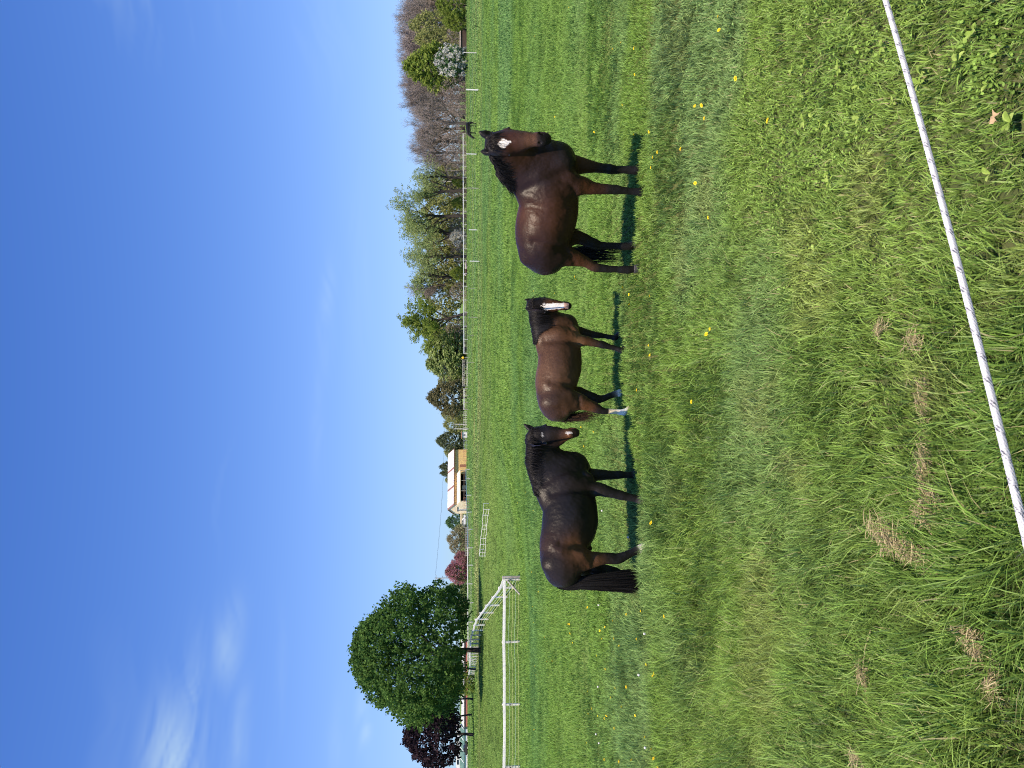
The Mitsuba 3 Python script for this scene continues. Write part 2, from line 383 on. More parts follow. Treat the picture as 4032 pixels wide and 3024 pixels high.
        for ax in range(3):
            o1, o2 = [k for k in range(3) if k != ax]
            a = np.moveaxis(d, (ax, o1, o2), (0, 1, 2)); m = np.moveaxis(num, (ax, o1, o2), (0, 1, 2))
            s0, s1 = a[:-1, 1:-1, 1:-1] < 0, a[1:, 1:-1, 1:-1] < 0
            c = np.argwhere(s0 != s1); up = s0[s0 != s1]
            i, j, k = c[:, 0], c[:, 1] + 1, c[:, 2] + 1
            q = np.stack([m[i, j - 1, k - 1], m[i, j, k - 1], m[i, j, k], m[i, j - 1, k]], 1)
            flip = up if ax != 1 else ~up
            q[~flip] = q[~flip][:, ::-1]
            faces.append(q)
        q = np.vstack(faces); q = q[(q >= 0).all(1)]
        f = np.vstack([q[:, [0, 1, 2]], q[:, [0, 2, 3]]])
        for _ in range(2):
            v = v - s.value(v)[:, None] * s.gradient(v) * 0.7
        M = trimesh.Trimesh(v, f, process=False)
        if rounds: trimesh.smoothing.filter_taubin(M, lamb=0.5, nu=0.52, iterations=rounds)
        return np.array(M.vertices), np.array(M.faces)

def coat_bump(p, n, uv): return noise(p.x * 55, p.y * 55, p.z * 24) * 0.006 + noise(p.x * 130, p.y * 130, p.z * 70) * 0.003
scene["coat_mat"] = {"type": "twosided", "bsdf": {"type": "bumpmap", "arbitrary": mikit.proc(coat_bump, eps=0.004), "scale": 0.4,
                     "bsdf": {"type": "principled", "base_color": {"type": "mesh_attribute", "name": "vertex_color"}, "roughness": 0.45, "specular": 0.24, "sheen": 0.06}}}
plain("hair_mat", {"type": "mesh_attribute", "name": "vertex_color"}, 0.48, specular=0.22)
plain("hoof_mat", {"type": "mesh_attribute", "name": "vertex_color"}, 0.55)
plain("eye_mat", (0.006, 0.004, 0.003), 0.06, specular=0.6, clearcoat=1.0)

def strands(roots, shape, rad, color, seed, jitter=0.25, body=None, clear=0.006):
    """Hair: a tapered three-sided strand along shape(i, t) from every root; kept outside the body."""
    g = np.random.default_rng(seed)
    V, Fc, C, off = [], [], [], 0
    n, K = len(roots), 9
    ts = np.linspace(0, 1, K)
    P = np.stack([shape(np.arange(n), t) for t in ts], 1)          # n, K, 3
    if body is not None:
        flat = P.reshape(-1, 3)
        for _ in range(4):
            d = body.value(flat); push = np.maximum(clear - d, 0)
            flat = flat + push[:, None] * body.gradient(flat)
        P = flat.reshape(n, K, 3)
        P[:, 1:-1] = P[:, 1:-1] * 0.5 + 0.25 * (P[:, :-2] + P[:, 2:])
    tan = np.gradient(P, axis=1); tan /= np.linalg.norm(tan, axis=2, keepdims=True) + 1e-9
    ref = g.normal(0, 1, (n, 1, 3))
    a = np.cross(tan, np.broadcast_to(ref, tan.shape)); a /= np.linalg.norm(a, axis=2, keepdims=True) + 1e-9
    b = np.cross(tan, a)
    r = rad * g.uniform(0.6, 1.4, (n, 1, 1)) * (1 - 0.85 * ts ** 2.2)[None, :, None]
    rings = [P + r * (math.cos(x) * a + math.sin(x) * b) for x in (0, 2.094, 4.189)]
    v = np.stack(rings, 2).reshape(-1, 3)
    base = (np.arange(n) * K * 3)[:, None, None]
    pat = []
    for k in range(K - 1):
        for j in range(3):
            p, q = 3 * k + j, 3 * k + (j + 1) % 3
            pat += [[p, q, q + 3], [p, q + 3, p + 3]]
    f = (base + np.array(pat)[None]).reshape(-1, 3)
    tone = g.uniform(0.6, 1.5, (n, 1, 1)) * np.ones((1, K * 3, 1))
    col = (np.asarray(color)[None, None] if np.ndim(color) == 1 else np.repeat(color(np.arange(n), ts), 3, axis=1)) * tone
    return v, f, np.broadcast_to(col, (n, K * 3, 3)).reshape(-1, 3)

def hoof_mesh(top, toe, fwd, r0, r1, hgt):
    """A hoof below the pastern end: wider and longer at the ground."""
    th = np.arange(14) * 2 * np.pi / 14
    side = np.cross(fwd, [0, 0, 1.0])
    rings = []
    for t in (0, 0.12, 0.5, 0.92, 1.0):
        c = top + (toe - top) * t; c = np.array([c[0], c[1], top[2] - hgt * t])
        r = r0 + (r1 - r0) * min(t, 0.95) / 0.95
        r = r * (1.06 if t == 0.12 else 0.94 if t == 1 else 1)
        rings.append(c + r * (1.12 * np.cos(th)[:, None] * fwd + 0.95 * np.sin(th)[:, None] * side))
    v = np.vstack(rings + [rings[0].mean(0)[None], rings[-1].mean(0)[None]])
    f = []
    for k in range(4):
        for j in range(14):
            p, q = 14 * k + j, 14 * k + (j + 1) % 14
            f += [[p, p + 14, q + 14], [p, q + 14, q]]
    m = len(v)
    for j in range(14):
        f += [[j, (j + 1) % 14, m - 2], [56 + (j + 1) % 14, 56 + j, m - 1]]
    return v, np.array(f)

def nrm(a): a = np.asarray(a, float); return a / np.linalg.norm(a)

class Horse:
    """Joints read off in a zoomed view of the photograph (zx down, zy to the left), placed in the horse's own plane (dist) and off to its sides."""
    def __init__(s, key, label, ox, oy, sc, dist, lo, hi, h=0.0115):
        s.key = thing(key, label, "horse"); s.ox, s.oy, s.sc, s.dist = ox, oy, sc, dist
        s.cz = 0.5 * (lo[1] + hi[1]); s.m = sc / F * dist(s.cz)
        c = [s.P(a, b, o) for a in (lo[0], hi[0]) for b in (lo[1], hi[1]) for o in (-0.42, 0.42)]
        s.B = Body(np.min(c, 0), np.max(c, 0), h)
        a, b = s.P(500, s.cz - 300), s.P(500, s.cz + 300)
        s.fwd = nrm([a[0] - b[0], a[1] - b[1], 0]); s.lat = nrm(np.cross([0, 0, 1.0], s.fwd))
        if s.lat[1] < 0: s.lat = -s.lat
        s.hooves = []
    def P(s, zx, zy, off=0.0):
        return at(s.ox + zx * s.sc, s.oy + zy * s.sc, s.dist(zy) + off)
    def rows(s, lst):            # slender limbs get the coat's thickness on top
        lst = [(a, c, r + 3.0 if r < 75 else r, q, o) for a, c, r, q, o in lst]
        return s.rows_(lst)
    def rows_(s, lst):            # (zx, zy, half size in zoom pixels, lateral radius / in-plane radius, off)
        return [np.r_[s.P(a, b, o), r * s.m, r * s.m * q] for a, b, r, q, o in lst]
    def limb(s, lst, colors, k=0.03, lat=None, m=3): s.B.tube(s.rows(lst), s.lat if lat is None else lat, k, m, colors)
    def ball(s, zx, zy, off, rx, ry, rl, k=0.06, tilt=0.0, cut=False):
        """an ellipsoid: rx, ry half sizes in zoom pixels down and across, rl lateral in metres"""
        f, u = s.fwd * (1 if s.fwd[0] > 0 else -1), np.array([0, 0, 1.0])
        c, d = math.cos(tilt), math.sin(tilt)
        s.B.ball(s.P(zx, zy, off), (ry * s.m, rx * s.m, rl), [c * f + d * u, -d * f + c * u, np.cross(f, u)], k, cut=cut)
    def hoof(s, zx, zy, off, zx2, zy2, r0, r1, color=(0.05, 0.042, 0.036)):
        top, toe = s.P(zx, zy, off), s.P(zx2, zy2, off)
        z = float(gz(toe[0], toe[1])) - 0.005
        s.hooves.append((top, toe, max(top[2] - z, 0.05), r0 * s.m, r1 * s.m, color))
    def finish(s, paint=None, rounds=3, bump=0.0015, creases=()):
        v, f = s.B.mesh(rounds)
        nn = s.B.gradient(v)
        mid = s.P(500, s.cz); sidev = (v - mid) @ s.lat
        for path, wd, dep in creases:             # folds (dep > 0) and ridges (dep < 0) of muscle on both flanks
            q = spline([s.P(*c) for c in path], 5); q2 = np.stack([q @ s.fwd, q[:, 2]], 1); v2 = np.stack([v @ s.fwd, v[:, 2]], 1)
            dd = np.full(len(v), 9.0)
            for a, b_ in zip(q2[:-1], q2[1:]):
                e = b_ - a; u = np.clip((v2 - a) @ e / (e @ e), 0, 1); dd = np.minimum(dd, np.linalg.norm(v2 - a - u[:, None] * e, axis=1))
            flat = np.clip(np.abs(nn @ s.lat) * 1.4 - 0.2, 0, 1)
            v = v - nn * (dep * np.exp(-(dd / wd) ** 2) * flat)[:, None]
        col = s.B.color(v)
        n = meshkit.fbm(v * np.array([9.0, 9.0, 9.0]), 3, 3)[:, None]; fine = meshkit.noise(v * 60.0, 5)[:, None]
        col = col * (0.72 + 0.40 * n + 0.16 * fine)
        if paint is not None: col = paint(v, col)
        tail = s.B.gradient(v)
        v = v + tail * ((meshkit.fbm(v * 11.0, 3, 9) - 0.5) * bump * 7 + (meshkit.fbm(v * np.array([5.0, 5.0, 3.0]), 2, 19) - 0.5) * 0.014)[:, None]
        add("body", (v, f), "coat_mat", s.key, smooth=True, color=np.clip(col, 0.003, 0.9))
        for top, toe, hgt, r0, r1, c in s.hooves:
            hv, hf = hoof_mesh(top, toe, s.fwd, r0, r1, hgt)
            add("hoof", (hv, hf), "hoof_mat", s.key, smooth=True, color=np.ones((len(hv), 1)) * np.array(c))
        s.v, s.f = v, f
    def hair(s, name, roots, shape, rad, color, seed, clear=0.006, body=True):
        v, f, c = strands(roots, shape, rad, color, seed, body=s.B if body else None, clear=clear)
        add(name, (v, f), "hair_mat", s.key, smooth=True, color=np.clip(c, 0.002, 0.8))
    def eye(s, zx, zy, off, r=0.019):
        p = s.P(zx, zy, off)
        for _ in range(6): p = p - (s.B.value(p[None])[0] + 0.35 * r) * s.B.gradient(p[None])[0]
        m = trimesh.creation.icosphere(2, r); add("eye", (np.array(m.vertices) + p, np.array(m.faces)), "eye_mat", s.key, smooth=True)
    def ear(s, base, tip, side, width, color):
        """a pricked ear: leaf-shaped with a hollow front; base, tip: points; side: the direction across it"""
        b, t = np.asarray(base), np.asarray(tip); d = t - b; L = np.linalg.norm(d)
        front = nrm(np.cross(nrm(d), side)); front = front if front[1] < 0 else -front
        ws = [(0.0, 0.62), (0.25, 0.95), (0.5, 1.0), (0.72, 0.72), (0.9, 0.42), (1.0, 0.22)]
        rows = [np.r_[b + d * u - front * width * 0.25 * math.sin(u * 2.6), width * 0.36 * w + 0.006, width * 0.5 * w] for u, w in ws]
        s.B.tube(rows, side, 0.02, 2, color)
        rows = [np.r_[b + d * u + front * width * 0.24, width * 0.20 * w, width * 0.26 * w] for u, w in ws[1:5]]
        s.B.tube(rows, side, 0.012, 2, cut=True)

def fall_mane(h, crest, n, seed, length, out, spread=0.04, wild=0.02, color=(0.012, 0.011, 0.012), rad=0.0042, both=0.12, drift=0.0):
    """Mane: roots along the crest (zx, zy, off list), falling over the near side (out: direction)."""
    g = np.random.default_rng(seed)
    pts = spline([h.P(*c) for c in crest], 8)
    s = np.linspace(0, 1, len(pts)); u = g.random(n)
    root = np.stack([np.interp(u, s, pts[:, k]) for k in range(3)], 1) + g.normal(0, 0.008, (n, 3))
    out = nrm(out); L = np.interp(u, np.linspace(0, 1, len(length)), length) * g.uniform(0.65, 1.12, n)
    sgn = np.where(g.random(n) < both, -0.35, 1.0)
    jit = g.normal(0, spread, n); wig = g.normal(0, wild, (n, 3)); lift = g.uniform(0.01, 0.035, n)
    def shape(i, t):
        side = out * (sgn * (0.16 * min(1, t * 2.2) * (1 - 0.25 * t)))[:, None]
        p = root + side * (0.5 + 0.5 * L / L.max())[:, None]
        p = p + h.fwd * ((jit + drift) * t * t)[:, None]
        p[:, 2] += lift * math.sin(min(1.0, t * 3) * np.pi / 1.4) - L * t ** 1.35
        return p + wig * t * t
    h.hair("mane", root, shape, rad, color, seed)

def fall_tail(h, path, width, n, seed, color, rad=0.0042, ends=0.14, wild=0.03):
    """Tail: strands following a path of (zx, zy, off) points within a width (in metres) per point."""
    g = np.random.default_rng(seed)
    pts = spline(np.hstack([[h.P(*c) for c in path], np.array(width)[:, None]]), 6)
    s = np.linspace(0, 1, len(pts))
    e1, e2 = g.uniform(-1, 1, n), g.uniform(-1, 1, n); q = np.sqrt(e1 ** 2 + e2 ** 2); q = np.where(q > 1, q, 1); e1 /= q; e2 /= q
    stop = 1 - ends * g.random(n) ** 0.7 * 1.4; start = g.uniform(0, 0.22, n)
    wig = g.normal(0, wild, (n, 3))
    def shape(i, t):
        u = start + (stop - start) * t
        c = np.stack([np.interp(u, s, pts[:, k]) for k in range(4)], 1)
        return c[:, :3] + (h.fwd[None] * e1[:, None] + h.lat[None] * e2[:, None] * 0.6) * c[:, 3:4] + wig * t ** 2 * [1, 1, 0.15]
    h.hair("tail", np.zeros((n, 3)), shape, rad, color, seed, body=False)

BLK = (0.011, 0.0095, 0.009)

# ---------- the bay with a star, on the right
h = Horse("horse", "dark bay horse on the right with a white star on its forehead, facing the camera", 1850, 450, 0.4039, lambda zy: 9.06 + (zy - 740) * 0.000571, (60, 60), (1810, 1620))
BR, RED, DK, TAN = (0.034, 0.0152, 0.0085), (0.050, 0.0208, 0.0105), (0.020, 0.0105, 0.0082), (0.110, 0.042, 0.016)
m_ = 1 / h.m
h.limb([(735, 1350, 225, 1.0, 0), (700, 1260, 252, 1.08, 0), (722, 1120, 286, 1.06, 0), (752, 1000, 296, 1.03, 0), (772, 890, 290, 0.98, 0), (762, 790, 300, 0.86, 0), (748, 690, 312, 0.70, 0),
        (745, 590, 305, 0.62, 0), (790, 500, 275, 0.66, 0), (860, 440, 175, 0.95, 0)],
       [DK, DK, BR, RED, RED, BR, DK, DK, DK, BLK], 0.05)
# neck, turned a little towards the camera
h.limb([(690, 600, 290, 0.50, -0.02), (560, 515, 245, 0.50, -0.06), (440, 440, 200, 0.50, -0.11), (345, 375, 150, 0.58, -0.15), (285, 330, 110, 0.75, -0.17)], [DK, DK, BR, DK, BLK], 0.06, lat=nrm([0.55, 0.8, 0]))
# shoulder, elbow, quarters, stifle
h.ball(760, 660, -0.14, 210, 120, 0.13, 0.05, tilt=-0.25)
h.ball(930, 650, -0.15, 130, 110, 0.10, 0.04)
h.ball(880, 470, 0.10, 130, 100, 0.12, 0.05)
h.ball(905, 470, -0.12, 110, 90, 0.10, 0.05)
h.ball(720, 1380, -0.12, 235, 130, 0.16, 0.06, tilt=0.12)
h.ball(720, 1320, 0.12, 235, 120, 0.16, 0.06)
h.ball(880, 1340, -0.16, 130, 95, 0.11, 0.05)
# legs
LEG = [BR, TAN, TAN, BR, BLK, BLK, BLK, BLK]
h.limb([(900, 690, 130, 0.70, -0.15), (1020, 695, 108, 0.72, -0.15), (1100, 697, 88, 0.75, -0.14), (1170, 714, 66, 0.8, -0.13), (1300, 729, 47, 0.85, -0.13), (1385, 733, 44, 0.88, -0.13), (1430, 735, 46, 0.88, -0.13),
        (1490, 742, 36, 0.86, -0.13), (1560, 748, 31, 0.84, -0.13), (1630, 754, 33, 0.86, -0.13), (1675, 760, 39, 0.86, -0.13), (1705, 757, 33, 0.9, -0.13), (1722, 752, 33, 0.95, -0.13)],
       [BR, BR, (0.075, 0.028, 0.011), (0.055, 0.022, 0.010), (0.030, 0.014, 0.009), BLK, BLK, BLK, BLK, BLK, BLK, BLK, BLK], 0.035)
h.hoof(1712, 752, -0.13, 1752, 742, 34, 44)
h.limb([(960, 500, 120, 0.70, 0.12), (1085, 502, 84, 0.78, 0.13), (1160, 507, 65, 0.82, 0.13), (1260, 522, 47, 0.86, 0.13), (1320, 530, 45, 0.88, 0.13), (1360, 533, 47, 0.88, 0.13), (1430, 540, 37, 0.86, 0.13), (1520, 543, 34, 0.84, 0.13),
        (1600, 546, 40, 0.86, 0.13), (1635, 545, 41, 0.86, 0.13), (1668, 537, 34, 0.9, 0.13), (1682, 532, 34, 0.95, 0.13)],
       [BR, (0.055, 0.022, 0.010), (0.045, 0.019, 0.009), (0.024, 0.012, 0.009), BLK, BLK, BLK, BLK, BLK, BLK, BLK, BLK], 0.035)
h.hoof(1674, 534, 0.13, 1722, 526, 35, 45)
h.limb([(760, 1370, 130, 0.8, -0.14), (950, 1388, 98, 0.72, -0.15), (1080, 1425, 63, 0.72, -0.14), (1150, 1452, 49, 0.74, -0.13), (1210, 1488, 47, 0.72, -0.13), (1270, 1500, 38, 0.76, -0.13), (1330, 1506, 34, 0.8, -0.13), (1450, 1512, 31, 0.82, -0.13),
        (1515, 1516, 36, 0.84, -0.13), (1548, 1516, 37, 0.86, -0.13), (1585, 1511, 32, 0.9, -0.13), (1605, 1508, 32, 0.95, -0.13)],
       [DK, BR, (0.075, 0.030, 0.013), (0.075, 0.034, 0.018), (0.045, 0.024, 0.016), BLK, BLK, BLK, BLK, BLK, BLK, BLK], 0.035)
h.hoof(1596, 1509, -0.13, 1660, 1500, 34, 46, (0.045, 0.042, 0.042))
h.limb([(800, 1250, 150, 0.7, 0.12), (930, 1205, 112, 0.7, 0.15), (1010, 1195, 84, 0.72, 0.15), (1100, 1216, 62, 0.74, 0.15), (1160, 1244, 58, 0.70, 0.15), (1215, 1264, 56, 0.68, 0.15), (1280, 1280, 41, 0.74, 0.15), (1350, 1283, 37, 0.8, 0.15), (1450, 1285, 34, 0.82, 0.15),
        (1520, 1288, 38, 0.84, 0.15), (1553, 1287, 38, 0.86, 0.15), (1585, 1272, 33, 0.9, 0.15), (1598, 1266, 33, 0.95, 0.15)],
       [DK, DK, (0.030, 0.013, 0.008), (0.022, 0.011, 0.008), BLK, BLK, BLK, BLK, BLK, BLK, BLK, BLK, BLK], 0.035)
h.hoof(1590, 1270, 0.15, 1640, 1250, 34, 46, (0.045, 0.042, 0.042))
# head: seen from the front and a little from its left
HX = nrm([0.93, 0.37, 0]); HO = -0.30
hd = lambda zx, zy, o=0.0: h.P(zx, zy, HO + o)
def hrow(zx, zy, w, dep, o): return np.r_[hd(zx, zy, o), dep, w * h.m]
h.B.tube([hrow(215, 300, 100, 0.085, 0.10), (hrow(270, 290, 118, 0.115, 0.08)), hrow(345, 277, 116, 0.135, 0.06), hrow(420, 268, 104, 0.135, 0.05), hrow(500, 258, 88, 0.115, 0.02), hrow(570, 250, 72, 0.090, -0.01), hrow(630, 246, 66, 0.078, -0.03),
          hrow(690, 243, 72, 0.075, -0.04), hrow(738, 240, 62, 0.062, -0.035)], HX, 0.03, 3,
         [BLK, BLK, (0.045, 0.018, 0.010), (0.050, 0.019, 0.010), (0.056, 0.026, 0.015), (0.088, 0.042, 0.022), (0.094, 0.046, 0.025), BLK, BLK])
h.B.tube([hrow(470, 320, 50, 0.085, 0.09), hrow(400, 335, 62, 0.115, 0.12), hrow(330, 335, 50, 0.09, 0.12)], HX, 0.04, 2, (0.060, 0.024, 0.010))      # near cheek
h.B.tube([hrow(560, 292, 34, 0.05, 0.05), hrow(500, 312, 42, 0.075, 0.08)], HX, 0.04, 2, (0.105, 0.045, 0.018))
for zy, o, sgn in ((372, 0.02, 1), (163, 0.09, -1)): h.B.ball(hd(368, zy, o), (0.032, 0.04, 0.05), None, 0.02)       # brow
for zy, o in ((268, -0.09), (196, -0.05)): h.B.ball(hd(676, zy, o), (0.030, 0.03, 0.04), None, 0.02)               # nostril rims
for zy, o in ((276, -0.118), (184, -0.075)): h.B.ball(hd(686, zy, o), (0.013, 0.016, 0.022), None, 0.008, cut=True)
h.B.tube([hrow(748, 240, 44, 0.045, -0.03), hrow(768, 238, 34, 0.030, -0.02)], HX, 0.02, 2, BLK)
h.ear(hd(232, 352, 0.06), hd(104, 356, 0.05), HX, 0.090, BLK)
h.ear(hd(225, 205, 0.14), hd(102, 166, 0.13), HX, 0.094, BLK)
def paint(v, col):
    fwd_ = np.array([0.35, -0.93, 0])
    c0 = hd(330, 250, -0.10); q = v - c0
    a, b = q @ HX, q[:, 2]
    star = (np.abs(a) / 0.047 + np.abs(b) / 0.070 + meshkit.noise(v * 28, 3) * 0.30 < 1.12) | ((np.abs(a - 0.008) < 0.010) & (b < 0.0) & (b > -0.082))
    star &= (v - hd(330, 280, 0.05)) @ fwd_ > 0
    col[star] = (0.78, 0.76, 0.72)
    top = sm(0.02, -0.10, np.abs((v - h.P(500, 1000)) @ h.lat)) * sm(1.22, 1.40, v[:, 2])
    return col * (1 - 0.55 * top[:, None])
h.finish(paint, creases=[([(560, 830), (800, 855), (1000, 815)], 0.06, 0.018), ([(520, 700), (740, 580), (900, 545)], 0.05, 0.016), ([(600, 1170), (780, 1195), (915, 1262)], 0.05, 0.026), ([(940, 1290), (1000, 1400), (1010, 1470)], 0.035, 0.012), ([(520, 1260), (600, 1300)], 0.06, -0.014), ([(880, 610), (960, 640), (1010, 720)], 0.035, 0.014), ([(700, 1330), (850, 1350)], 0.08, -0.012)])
h.eye(384, 377, HO + 0.0, 0.021); h.eye(374, 160, HO + 0.09, 0.020)
fall_mane(h, [(205, 310, -0.17), (200, 370, -0.15), (250, 470, -0.10), (270, 560, -0.05), (330, 630, -0.02), (400, 700, 0.0)], 950, 41, [0.10, 0.16, 0.20, 0.20, 0.16, 0.06], [-0.75, -0.65, 0], 0.05, 0.014, drift=-0.02)
g_ = np.random.default_rng(5); fr = np.stack([hd(190 + 18 * g_.random(), 250 + 110 * g_.random(), 0.05) for _ in range(110)]); fl = g_.uniform(0.08, 0.19, 110); fs = g_.normal(0, 0.04, 110) + np.where((fr @ HX) < np.median(fr @ HX), -0.05, 0.01)
h.hair("forelock", fr, lambda i, t: fr + np.array([0.30, -0.93, 0]) * 0.10 * min(1, 3 * t) + HX * (fs * t)[:, None] + np.array([0, 0, 0.02]) * math.sin(3 * t) - np.array([0, 0, 1.0]) * (fl * t ** 1.3)[:, None], 0.0038, BLK, 6)
fall_tail(h, [(560, 1400, 0.12), (700, 1440, 0.22), (900, 1400, 0.28), (1080, 1372, 0.28), (1300, 1362, 0.27), (1470, 1365, 0.27), (1570, 1375, 0.26)], [0.025, 0.05, 0.075, 0.095, 0.10, 0.085, 0.06], 520, 43, BLK, 0.0048, ends=0.35)

# ---------- the brown pony with a white blaze, in the middle
h = Horse("horse", "brown pony in the middle with a wide white blaze and white hind socks", 2020, 1120, 0.3375, lambda zy: 10.2 - (zy - 700) * 0.000267, (60, 60), (1460, 1640))
BR, GOLD, DK, DRK = (0.066, 0.0340, 0.0190), (0.150, 0.079, 0.038), (0.039, 0.0220, 0.0150), (0.020, 0.012, 0.009)
h.limb([(520, 1420, 190, 0.95, 0), (490, 1330, 208, 1.0, 0), (485, 1210, 216, 1.06, 0), (515, 1080, 250, 1.0, 0), (545, 960, 256, 0.98, 0), (548, 840, 255, 0.90, 0), (530, 730, 260, 0.74, 0), (520, 630, 262, 0.66, 0), (590, 520, 205, 0.72, 0), (640, 460, 120, 0.95, 0)],
       [DK, DK, BR, (0.088, 0.047, 0.027), BR, BR, BR, (0.108, 0.056, 0.029), BR, DK], 0.05)
h.limb([(500, 600, 235, 0.50, -0.02), (420, 490, 210, 0.50, -0.05), (355, 400, 165, 0.52, -0.09), (290, 320, 105, 0.70, -0.13), (265, 270, 80, 0.85, -0.14)], [BR, DK, DK, DK, BLK], 0.06)
h.ball(560, 610, -0.12, 170, 105, 0.12, 0.05, tilt=-0.25)
h.ball(690, 570, -0.13, 90, 85, 0.08, 0.04)
h.ball(660, 500, 0.08, 100, 75, 0.11, 0.05)
h.ball(520, 1370, -0.11, 200, 130, 0.15, 0.06, tilt=0.12)
h.ball(520, 1330, 0.11, 200, 120, 0.15, 0.06)
h.ball(640, 1300, -0.15, 110, 85, 0.10, 0.05)
h.limb([(640, 640, 105, 0.70, -0.13), (760, 655, 72, 0.76, -0.13), (850, 660, 58, 0.8, -0.12), (950, 683, 43, 0.86, -0.12), (1000, 695, 39, 0.88, -0.12), (1035, 702, 40, 0.88, -0.12), (1100, 720, 31, 0.85, -0.12), (1190, 742, 28, 0.84, -0.12), (1245, 762, 34, 0.86, -0.12),
        (1278, 770, 35, 0.86, -0.12), (1300, 745, 31, 0.9, -0.12), (1312, 730, 31, 0.95, -0.12)],
       [(0.10, 0.043, 0.018), GOLD, (0.075, 0.034, 0.016), (0.040, 0.021, 0.012), DRK, BLK, BLK, BLK, BLK, BLK, BLK, BLK], 0.03)
h.hoof(1304, 738, -0.12, 1352, 700, 32, 42, (0.07, 0.065, 0.06))
h.limb([(690, 540, 90, 0.70, 0.12), (800, 562, 62, 0.78, 0.14), (900, 582, 46, 0.84, 0.14), (965, 592, 39, 0.88, 0.14), (1000, 595, 38, 0.88, 0.14), (1080, 606, 28, 0.85, 0.14), (1150, 617, 28, 0.85, 0.14), (1185, 623, 36, 0.86, 0.14), (1212, 600, 31, 0.9, 0.14), (1222, 590, 31, 0.95, 0.14)],
       [DK, DRK, DRK, BLK, BLK, BLK, BLK, BLK, BLK, BLK], 0.03)
h.hoof(1216, 594, 0.14, 1262, 566, 32, 42)
WH = (0.86, 0.82, 0.73)
h.limb([(600, 1390, 140, 0.7, -0.12), (760, 1365, 105, 0.70, -0.13), (850, 1395, 76, 0.72, -0.13), (930, 1422, 61, 0.72, -0.12), (990, 1452, 53, 0.70, -0.12), (1050, 1476, 40, 0.78, -0.12), (1105, 1479, 32, 0.82, -0.12), (1125, 1480, 31, 0.82, -0.12), (1200, 1482, 29, 0.84, -0.12),
        (1255, 1488, 33, 0.86, -0.12), (1288, 1490, 36, 0.86, -0.12), (1322, 1474, 30, 0.9, -0.12), (1336, 1466, 30, 0.95, -0.12)],
       [BR, BR, (0.095, 0.042, 0.018), (0.075, 0.034, 0.017), (0.022, 0.013, 0.010), BLK, BLK, (0.74, 0.62, 0.42), (0.76, 0.65, 0.46), WH, WH, WH, WH], 0.03)
h.hoof(1328, 1470, -0.12, 1388, 1440, 31, 42, (0.42, 0.38, 0.32))
h.limb([(620, 1270, 110, 0.7, 0.13), (760, 1262, 76, 0.72, 0.14), (850, 1290, 63, 0.72, 0.14), (930, 1318, 58, 0.70, 0.14), (990, 1340, 53, 0.70, 0.14), (1060, 1328, 40, 0.78, 0.14), (1115, 1306, 36, 0.82, 0.14), (1140, 1298, 35, 0.82, 0.14), (1200, 1276, 33, 0.84, 0.14),
        (1245, 1265, 40, 0.86, 0.14), (1275, 1250, 33, 0.9, 0.14), (1288, 1244, 33, 0.95, 0.14)],
       [DK, (0.024, 0.015, 0.010), (0.020, 0.013, 0.010), BLK, BLK, BLK, BLK, BLK, (0.25, 0.22, 0.2), WH, WH, WH], 0.03)
h.hoof(1280, 1248, 0.14, 1334, 1222, 33, 44, (0.45, 0.41, 0.36))
HX = nrm([0.985, 0.17, 0]); HO = -0.26
hd = lambda zx, zy, o=0.0: h.P(zx, zy, HO + o)
def hrow(zx, zy, w, dep, o): return np.r_[hd(zx, zy, o), dep, w * h.m]
NB = (0.075, 0.032, 0.013)
h.B.tube([hrow(215, 248, 70, 0.075, 0.09), hrow(265, 250, 92, 0.10, 0.07), hrow(330, 245, 94, 0.12, 0.06), hrow(380, 243, 88, 0.12, 0.05), hrow(450, 243, 73, 0.105, 0.02), hrow(520, 246, 57, 0.085, -0.005), hrow(570, 248, 48, 0.07, -0.02), hrow(610, 250, 50, 0.066, -0.03), hrow(645, 252, 40, 0.055, -0.025)],
         HX, 0.03, 3, [BLK, BLK, DRK, DK, NB, NB, NB, DRK, BLK])
h.B.tube([hrow(470, 275, 36, 0.07, 0.09), hrow(400, 290, 46, 0.10, 0.12), hrow(330, 290, 36, 0.08, 0.12)], HX, 0.04, 2, DK)
for zy, o in ((322, 0.03), (172, 0.06)): h.B.ball(hd(358, zy, o), (0.026, 0.035, 0.042), None, 0.02)
for zy, o in ((268, -0.06), (222, -0.05)): h.B.ball(hd(598, zy, o), (0.022, 0.024, 0.032), None, 0.015)
for zy, o in ((279, -0.078), (214, -0.065)): h.B.ball(hd(603, zy, o), (0.010, 0.013, 0.018), None, 0.006, cut=True)
h.ear(hd(240, 300, 0.06), hd(138, 272, 0.05), HX, 0.064, BLK)
h.ear(hd(240, 190, 0.09), hd(134, 170, 0.08), HX, 0.066, BLK)
